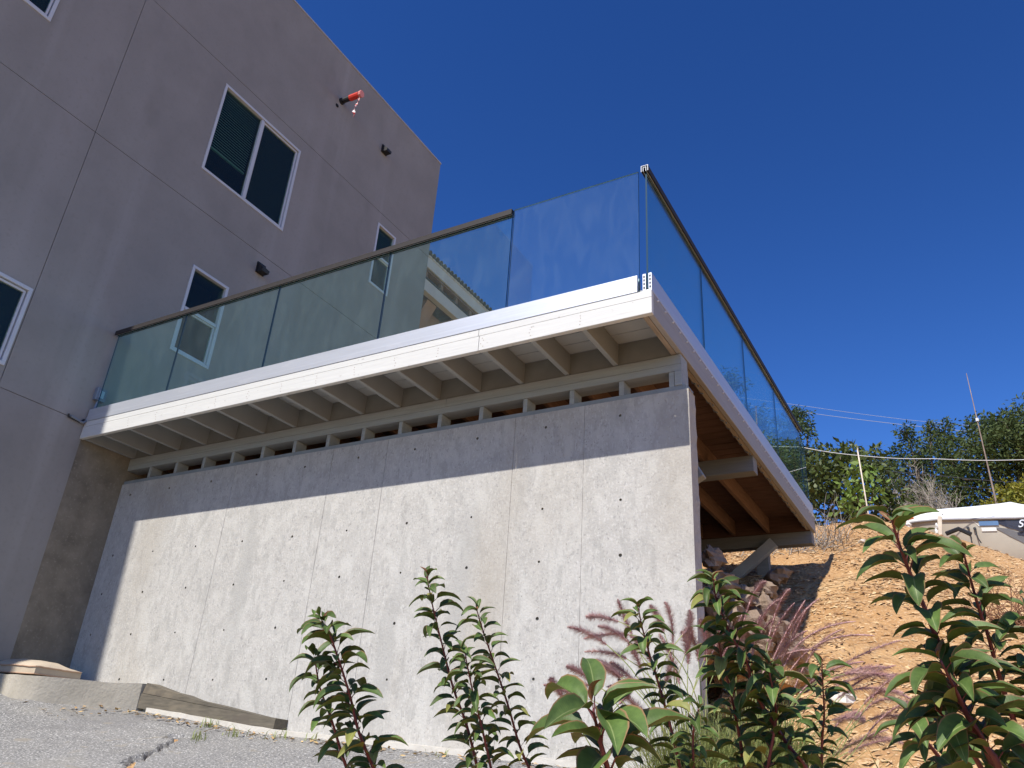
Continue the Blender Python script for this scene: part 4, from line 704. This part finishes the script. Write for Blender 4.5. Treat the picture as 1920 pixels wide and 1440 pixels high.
def side(x,dz,off=.008):
    S_=sec(x); z=rail(x)+dz
    for (h0,z0),(h1,z1) in zip(S_,S_[1:]):
        if z<=z0 and z>=z1: h=h0+(h1-h0)*(z0-z)/(z0-z1); return (x,15.05-h-off,z)
    return (x,15.05-S_[1][0]-off,z)
def strip(name,top,bot,m,off,n=14):
    xs=frange(top[0][0],top[-1][0],(top[-1][0]-top[0][0])/n); M=MB()
    for a,b in zip(xs,xs[1:]):
        for f0,f1 in ((0,.34),(.34,.67),(.67,1)):
            q=lambda x,f_: side(x,lerp_table(x,top)*(1-f_)+lerp_table(x,bot)*f_,off)
            M.face([q(a,f0),q(b,f0),q(b,f1),q(a,f1)])
    return M.build(name,m,BO)
strip('navy_panel',[(.30,-.03),(.42,-.03),(.55,.0),(.75,-.02),(2.6,-.02)],[(.30,-.05),(.45,-.13),(.62,-.20),(.75,-.18),(2.6,-.32)],BOATD,.010)
strip('blue_stripe',[(.10,-.035),(.36,-.035)],[(.12,-.105),(.36,-.105)],BLUEST,.014,6)
strip('white_step',[(.12,-.135),(.32,-.135)],[(.15,-.19),(.34,-.19)],BOATW,.012,6)
strip('white_edge_line',[(.02,-.02),(.10,-.10)],[(.04,-.04),(.13,-.16)],BOATW,.011,5)
strip('grey_stripe',[(.30,-.13),(.45,-.15),(.62,-.22),(1.0,-.42),(2.6,-.6)],[(.30,-.145),(.45,-.25),(.62,-.36),(1.0,-.60),(2.6,-.8)],BOATG,.009)
strip('grey_scoop',[(.58,-.21),(.75,-.19),(2.6,-.35)],[(.60,-.25),(.85,-.32),(2.6,-.42)],BOATD,.013)
cu_=bpy.data.curves.new('hull_text','FONT'); cu_.body='Sea-D'; cu_.size=.155; cu_.shear=.45; cu_.extrude=.003; cu_.offset=.002
to=bpy.data.objects.new('tmp_text',cu_); COL.objects.link(to); bpy.context.view_layer.update()
me=bpy.data.meshes.new_from_object(to.evaluated_get(bpy.context.evaluated_depsgraph_get())); bpy.data.objects.remove(to)
lt=bpy.data.objects.new('hull_lettering',me); COL.objects.link(lt); lt.parent=BO; me.materials.clear(); me.materials.append(SILV)
lx=.60; lt.matrix_local=Matrix.Translation(Vector((lx,15.05-hb(lx)-.035,rail(lx)-.155))-BO.location)@Matrix.Rotation(math.radians(-6),4,'Y')@Matrix.Rotation(math.radians(90),4,'X')
M=MB()
for x,d in ((-.06,-.14),(.03,-.15)):
    p=Vector(side(x,d,.01)); M.tube([p,p+Vector((0,-.03,0))],.022,7); M.tube([p+Vector((0,-.02,-.01)),p+Vector((.02,-.03,-.16)),p+Vector((.05 if x>0 else .01,-.03,-.24))],.009,5)
M.build('tie_down_straps',BLACKP,BO)
M=MB()
for x in (-.35,.42): 
    p=Vector((x,15.05-hb(x)*.96,rail(x)+.11)); M.tube([p-Vector((.05,0,0)),p+Vector((.05,0,0))],.008,5); M.tube([p-Vector((0,-.02,.03)),p+Vector((0,0,.03))],.01,5)
M.build('cleat',SILV,BO)
M=MB(); w0=[(.75,14.55,4.26),(1.6,14.25,4.24),(1.75,14.35,4.5),(.95,14.65,4.34)]; M.face(w0); M.build('windscreen',mat('smoked_screen',(.05,.05,.06),.2,.5,var=.05),BO)
MB().bar((.93,14.64,4.345),(1.78,14.34,4.51),.03,.03).build('windscreen_frame',BOATW,BO)
cc=Vector((-1.15,14.4,4.17))
t=thing('white_cloth',tuple(cc),'crumpled white cloth with orange rope lying at the bow of the boat','cloth')
M=MB(); rockmesh(M,cc,.12,(1.5,.8,.55),5,8,12,.6); rockmesh(M,cc+Vector((.20,.02,.02)),.09,(1.5,.8,.6),9,8,12,.6); rockmesh(M,cc+Vector((-.17,0,-.06)),.07,(1.2,.8,.5),19,6,10,.5); M.build('cloth_folds',WHITEC,t)
M=MB(); M.tube([cc+Vector(v) for v in ((-.06,-.1,-.02),(0,-.11,.04),(.1,-.12,.09),(.17,-.1,.10),(.25,-.11,.12),(.34,-.1,.13))],[.012,.02,.018,.03,.028,.02],6); M.build('orange_rope',ORANGE,t,smooth=True)

# ---------------- laurel shrubs ----------------
def leafmesh(seed,red=False):
    r=random.Random(seed); M=MB(); n=8; W_=r.uniform(.20,.26)*(.7 if red else 1); a0=math.radians(r.uniform(28,50)); a1=math.radians(r.uniform(-58,-5)); fold=math.radians(r.uniform(32,62)); tw=r.uniform(-.5,.5)
    p=Vector((0,0,0)); pts=[p.copy()]; ang=math.radians(58)
    for i in range(3): p=p+Vector((math.cos(ang),0,math.sin(ang)))*.075; pts.append(p.copy()); ang-=math.radians(6)
    M.tube(pts,[.016,.013,.012,.011],4,mi=1,caps=False)
    uvs=[(.5,0)]*len(M.v); rows=[]
    for i in range(n+1):
        t=i/n; a=a0+(a1-a0)*t**.8; 
        if i: p=p+Vector((math.cos(a),0,math.sin(a)))/n
        w=W_*max(.02,(math.sin(math.pi*min(1,t**.72))**.85)) if i<n else .004
        nrm=Vector((-math.sin(a),0,math.cos(a))); row=[]
        for c in (-1,-.55,0,.55,1):
            f_=fold*(1-.4*t)+ (.12*math.sin(t*11+seed) if abs(c)==1 else 0)
            sd=Vector((0,math.copysign(1,c) if c else 0,0))*math.cos(f_)+nrm*math.sin(f_)*(1 if c else 0)
            q=p+sd*w*abs(c); q.y+=tw*.10*t*t; row.append(len(M.v)); M.v.append(tuple(q)); uvs.append((.5+.5*c,t))
        rows.append(row)
    for i in range(n):
        for k in range(4): M.f.append((rows[i][k],rows[i][k+1],rows[i+1][k+1],rows[i+1][k])); M.mi.append(0)
    me=M.mesh('leaf',[REDLEAF if red else LEAF,STEM]); me.polygons.foreach_set('use_smooth',[True]*len(me.polygons))
    uvl=me.uv_layers.new(name='UVMap')
    for lp in me.loops: uvl.data[lp.index].uv=uvs[lp.vertex_index]
    return me
LM=[leafmesh(i) for i in range(14)]; LR=[leafmesh(50+i,True) for i in range(4)]
LB={'A':'leftmost green laurel shrub in front of the form board and wall foot','B':'three stemmed laurel shrub before the middle of the wall','D':'laurel with the biggest closest leaves at the bottom centre edge','E':'laurel rising straight in front of the left purple plumes','F':'densest laurel before the right end of the concrete wall','H':'small slender laurel standing among the right hand plumes','I':'tallest laurel at the right, its red stem reaching in front of the boat','J':'laurel at the far right picture edge with long arching leaves','K':'low laurel growth at the bottom right under the tallest laurel'}
plants={}
for n,pts,L,k in STEMS: plants.setdefault(n,[]).append((pts,L,k))
rl_=random.Random(11)
for n,stems in plants.items():
    p_=stems[0][0][-1]; base=(p_[0]+.02,p_[1]+.02,G(p_[0],p_[1])-.03)
    t=thing('laurel_shrub',base,LB[n],'shrub','laurel shrubs in the foreground'); B0=Vector(base)
    for pts,L,k in stems:
        P_=[Vector(q) for q in pts]; e=P_[-1]; gz=G(e.x,e.y)-.03
        full=P_+[e.lerp(Vector((base[0],base[1],gz)),f_) for f_ in (.35,.7,1)]
        # smooth
        fine=[]
        for i in range(len(full)-1):
            a=full[max(i-1,0)];b=full[i];c=full[i+1];d=full[min(i+2,len(full)-1)]
            for s_ in range(4):
                u=s_/4; fine.append(.5*((2*b)+(c-a)*u+(2*a-5*b+4*c-d)*u*u+(3*b-a-3*c+d)*u**3))
        fine.append(full[-1]); N=len(fine)
        M=MB(); M.tube(fine,[.0016+.0055*min(1,(i/N)*1.5)*(L/.09) for i in range(N)],7); M.build('stem',STEM,t,smooth=True)
        # leaves down the visible part of the stem
        seg=[0]
        for a,b in zip(fine,fine[1:]): seg.append(seg[-1]+(b-a).length)
        vis=seg[4*(len(P_)-1)]
        az=rl_.uniform(0,6.28); k=int(k*{'I':1.15,'J':1.2,'K':1.4}.get(n,1.75)); L*={'I':.94,'J':.92}.get(n,1)
        for i in range(k):
            f_=i/k; s_=vis*1.0*(f_**1.12); j=max(q for q in range(N) if seg[q]<=s_+1e-6); j=min(j,N-2); u=(s_-seg[j])/max(1e-6,seg[j+1]-seg[j]); pos=fine[j].lerp(fine[j+1],u)
            az+=2.4+rl_.uniform(-.25,.25)
            sz=L*(.55+.45*min(1,f_*7+.15))*rl_.uniform(.75,1.42); up=max(0,1-f_*9)
            young=(f_<.05 and rl_.random()<.45)
            me=rl_.choice(LR) if young else rl_.choice(LM)
            tilt=-math.radians(55*up*rl_.uniform(.4,1)+rl_.uniform(-14,16))
            ob=bpy.data.objects.new('leaf',me); COL.objects.link(ob); ob.parent=t
            tang=(fine[j]-fine[min(j+2,N-1)]).normalized(); lean=Vector((0,0,1)).rotation_difference(tang).to_matrix().to_4x4()
            lean=Matrix.Identity(4).lerp(lean,.6) 
            ob.matrix_local=Matrix.Translation(pos-B0)@lean@Matrix.Rotation(az,4,'Z')@Matrix.Rotation(tilt,4,'Y')@Matrix.Rotation(rl_.uniform(-.35,.35),4,'X')@Matrix.Scale(sz*(.6 if young else 1),4)

# ---------------- fountain grass ----------------
GL={'a':'fountain grass clump with purple plumes leaning left over the pale wall','b':'fountain grass clump with purple plumes sweeping right over the orange soil'}
for gk in ('a','b'):
    cb=Vector(CLUMPS[gk]); cb.z=G(cb.x,cb.y)-.02
    t=thing('fountain_grass',tuple(cb),GL[gk],'ornamental grass','fountain grass clumps')
    rg=random.Random(5 if gk=='a' else 6); nb=0
    for g_,(a,b,c) in PLUMES:
        if g_!=gk: continue
        a,b,c=Vector(a),Vector(b),Vector(c); M=MB(); crv=[]
        mid=2*b-.5*(a+c)
        for i in range(15):
            u=i/14; crv.append(a*(1-u)**2+mid*2*u*(1-u)+c*u*u)
        d0=(crv[1]-crv[0]).normalized(); Ls=(a-cb).length; ctrl=a-d0*Ls*.45; s0=cb+Vector((rg.uniform(-.06,.06),rg.uniform(-.06,.06),0)); stalk=[]
        for i in range(12):
            u=i/12; stalk.append(s0*(1-u)**2+ctrl*2*u*(1-u)+a*u*u)
        M.tube(stalk+[a],.0018,4,mi=1); M.tube(crv,[.0028]*14+[.001],4)
        n=900
        for i in range(n):
            u=(i+rg.random())/n; q=u*14; j=min(13,int(q)); pos=crv[j].lerp(crv[j+1],q-j); tg=(crv[j+1]-crv[j]).normalized(); o=tg.orthogonal().normalized(); o=Matrix.Rotation(rg.uniform(0,6.28),3,tg)@o
            fat=math.sin(math.pi*min(1,u*.92+.10))**.5; dd=(o*.95+tg*rg.uniform(.25,.8)).normalized(); Lb=rg.uniform(.017,.034)*fat; wv=dd.cross(tg).normalized()*.0008
            M.face([pos-wv,pos+wv,pos+dd*Lb+Vector((0,0,-.002))])
        M.build('plume',[PLUMEM,BLADEM],t)
    M=MB()
    for i in range(2400):
        ang=rg.uniform(0,6.28); out=abs(rg.gauss(0,.30)); h=rg.uniform(.40,.88); s0=cb+Vector((rg.gauss(0,.06),rg.gauss(0,.06),0)); w=rg.uniform(.0016,.0034); dr=Vector((math.cos(ang),math.sin(ang),0)); sd=Vector((-dr.y,dr.x,0))*w; pv=None
        for k in range(6):
            u=k/5; pnt=s0+dr*out*u**1.8+Vector((0,0,h*(u-.30*u**3*(1+out)))); ww=sd*(1-u*.92)
            if pv: M.face([pv[0],pv[1],pnt+ww,pnt-ww])
            pv=(pnt-ww,pnt+ww)
    stuff(M.build('grass_blades',BLADEM,t))
# weeds and dry leaves along the footing
M=MB(); rg=random.Random(9)
for cx,cy,n in ((-5.35,4.72,30),(-4.95,4.62,14),(-4.6,4.70,16),(-4.3,4.72,10),(-5.02,4.35,22),(-3.2,4.72,14)):
    for i in range(n):
        x=cx+rg.gauss(0,.04);y=cy+rg.gauss(0,.03);z=G(x,y)-.01; a=rg.uniform(0,6.28); h=rg.uniform(.02,.09); d=Vector((math.cos(a),math.sin(a),0)); s_=Vector((-d.y,d.x,0))*.003
        p0=Vector((x,y,z)); p1=p0+d*h*.25+Vector((0,0,h*.7)); p2=p0+d*h*.8+Vector((0,0,h)); M.face([p0-s_,p0+s_,p1+s_,p1-s_]); M.face([p1-s_,p1+s_,p2])
tag(stuff(M.build('weeds',BLADEM)),'small green weeds sprouting between the asphalt and the wall footing','weeds')
M=MB()
for i in range(420):
    x=rg.uniform(-6.6,-2.0) if i<340 else rg.uniform(-8,-5); y=4.76-abs(rg.gauss(0,.09)) if x>-6.3 else rg.uniform(4.1,4.75); z=G(x,y)+.014; a=rg.uniform(0,6.28); L=rg.uniform(.008,.03); d=Vector((math.cos(a),math.sin(a),rg.uniform(-.2,.4)))*L; s_=Vector((-math.sin(a),math.cos(a),rg.uniform(-.4,.4)))*L*.45; p=Vector((x,y,z)); M.face([p-d,p+s_,p+d,p-s_])
tag(stuff(M.build('leaf_litter',DRYLEAF)),'dry fallen leaves and grit strewn along the edge of the asphalt','leaf litter')
# low green weeds under the fountain grass
M=MB()
for i in range(2600):
    x=rg.gauss(-.75,.35); y=rg.gauss(3.0,.35); z=G(x,y)-.03; a=rg.uniform(0,6.28); h=rg.uniform(.08,.36); d=Vector((math.cos(a),math.sin(a),0)); s_=Vector((-d.y,d.x,0))*.0028
    p0=Vector((x,y,z)); p1=p0+d*h*.3+Vector((0,0,h*.65)); p2=p0+d*h*.7+Vector((0,0,h*.95)); M.face([p0-s_,p0+s_,p1+s_,p1-s_]); M.face([p1-s_,p1+s_,p2])
tag(stuff(M.build('ground_weeds',BLADEM)),'bright green weeds and grass around the foot of the fountain grass','grass')
# dead twigs
def twigs(c,n,L,label,m,name='dry_twigs',cat='twigs'):
    M=MB(); r=random.Random(int(abs(c[0]*100)))
    for i in range(n):
        a=r.uniform(0,6.28); e=r.uniform(.1,1.3); p=Vector(c)+Vector((r.gauss(0,L*.25),r.gauss(0,L*.2),0)); p.z=soilz(p.x,p.y)-.02; d=Vector((math.cos(a)*math.cos(e),math.sin(a)*math.cos(e),math.sin(e))); pts=[p]
        for k in range(5): d=(d+Vector((r.gauss(0,.25),r.gauss(0,.25),r.gauss(0,.2)-.05))).normalized(); p=p+d*L*r.uniform(.12,.25); pts.append(p)
        M.tube(pts,[.006,.005,.004,.003,.002,.001],4)
    o=M.build(name,m,None,origin=tuple(c)); tag(o,label,cat)
twigs(TWIGS[0],40,.8,'tangle of grey dry twigs on the crest right of the deck end',DEADW); twigs(TWIGS[1],60,.7,'grey dry brush on the lit soil under the far deck beam',DEADW); twigs(TWIGS[2],90,.55,'reddish brown dry bush on the slope at the right picture edge',mat('brown_twig',(.20,.10,.06),.9,.1,var=.2)); twigs(TWIGS[3],50,.6,'dry grey twigs right beside the deck corner',DEADW)
# ---------------- trees ----------------
def crown(M,lobes,leaf,cov,seed,asp=.4,clump=.33,limbs=None,base=None):
    r=random.Random(seed)
    for (c,R_) in lobes:
        c=Vector(c); ry=R_*1.1; R_=R_*1.04; nL=int(cov*math.pi*R_*R_/(leaf*leaf*asp*.5)); nc=max(5,int(nL/26)); 
        for q in range(nc):
            d=Vector((r.gauss(0,1),r.gauss(0,1),r.gauss(0,1))).normalized()*R_*(r.random()**.42); cc=c+d
            if limbs is not None and q%6==0: limbs.append((c,cc))
            cr=R_*clump*r.uniform(.6,1.3)*.6+leaf*.5
            for k in range(nL//nc):
                p=cc+Vector((r.gauss(0,1),r.gauss(0,1),r.gauss(0,.8)))*cr*.55
                out=(p-cc).normalized(); a=(out+Vector((r.gauss(0,.5),r.gauss(0,.5),r.gauss(0,.5)-.25))).normalized(); sd=a.cross(Vector((r.gauss(0,1),r.gauss(0,1),r.gauss(0,1)))).normalized(); L=leaf*r.uniform(.6,1.2)
                n0=len(M.v); M.v+=[tuple(p),tuple(p+a*L*.45+sd*L*asp*.5),tuple(p+a*L),tuple(p+a*L*.45-sd*L*asp*.5)]; M.f.append((n0,n0+1,n0+2,n0+3)); M.mi.append(0)
def tree(name,key,leaf,cov,m,label,cat,seed,asp=.4,trunkr=.1,base=None,group=None,clump=.33):
    lobes=CROWNS[key]; cx=sum(l[0][0] for l in lobes)/len(lobes); Y=lobes[0][0][1]; lo=min(l[0][2]-l[1] for l in lobes); 
    bx,by=(base or (cx,Y)); gz=G(bx,by)-.1; t=thing(name,(bx,by,gz),label,cat,group)
    rr=random.Random(seed); lobes=[((c[0],c[1]+rr.uniform(-.8,.8)*r_*1.5,c[2]),r_) for c,r_ in lobes]
    M=MB(); limbs=[]; crown(M,lobes,leaf,cov,seed,asp,clump,limbs); M.build('crown',m,t)
    M=MB(); mid=Vector((cx,Y,lo+.35*(max(l[0][2] for l in lobes)-lo))); b0=Vector((bx,by,gz)); M.tube([b0,b0.lerp(mid,.5)+Vector((.05,0,0)),mid],[trunkr,trunkr*.8,trunkr*.5],8)
    for c,r_ in lobes:
        c=Vector(c); h=b0.lerp(mid,.75); M.tube([h,h.lerp(c,.5)+Vector((0,0,-.1*r_)),c],[trunkr*.4,trunkr*.28,trunkr*.15],5)
    for a,b in limbs: M.tube([a,a.lerp(b,.5)+Vector((0,0,.03)),b],[trunkr*.14,trunkr*.1,trunkr*.05],4)
    M.build('trunk',BARK,t,smooth=True)
tree('tall_tree','T1',.11,3.4,TL1,'tall dark tree seen through the side glass panels','tree',1,trunkr=.14)
tree('slender_tree','T2',.10,3.4,TL1,'tree whose top rises just right of the end of the glass railing','tree',2,trunkr=.12)
tree('broadleaf_tree','T3',.125,3.6,TL2,'dark tree with large glossy leaves left of the pale garden stake','tree',3,asp=.5,trunkr=.07,clump=.4)
tree('young_tree','T4',.15,2.2,TL3,'young tree with big light green leaves around the pale garden stake','tree',4,asp=.5,trunkr=.04,clump=.4)
tree('leafy_tree','T5',.13,3.6,TL4,'left tree of the big group beyond the white cable','tree',5,trunkr=.16)
tree('leafy_tree','T6',.13,3.6,TL4,'largest tree of the group, at the right picture edge behind the leaning pole','tree',6,trunkr=.18)
tree('yellow_bush','T7',.09,3.2,TL5,'yellow green bush behind the boat at the right edge','bush',7,trunkr=.05)
tree('dry_hedge','T8',.05,1.6,TL6,'low dry scrub along the crest below the trees','scrub',8,trunkr=.02)
# bare dead branches in front of the right trees
t=thing('dead_tree',(.55,18,3.4),'bare grey dead branches in front of the big tree group','dead tree'); r=random.Random(21)
M=MB()
def br(p,d,L,rad,lv):
    pts=[p]; 
    for k in range(5):
        d=(d+Vector((r.gauss(0,.16),r.gauss(0,.12),r.gauss(0,.14)))).normalized(); p=p+d*L/5; pts.append(p)
        if lv<4 and k>0:
            for _ in range(2): br(p,(d+Vector((r.gauss(-.15,.55),r.gauss(0,.4),r.gauss(.1,.45)))).normalized(),L*r.uniform(.4,.62),rad*.55,lv+1)
    M.tube(pts,[rad*(1-.14*k) for k in range(6)],4 if lv>1 else 6)
for d,L in (((-.9,-.1,.22),1.6),((-.75,0,.42),1.3),((-.97,0,.05),1.5)): br(Vector((.55,18,4.7)),Vector(d).normalized(),L,.026,0 if 0 else 1)
M.tube([(.7,18,3.4),(.6,18,4.2),(.55,18,4.72)],[.07,.06,.04],7)
M.build('branches',DEADW,t,smooth=False)
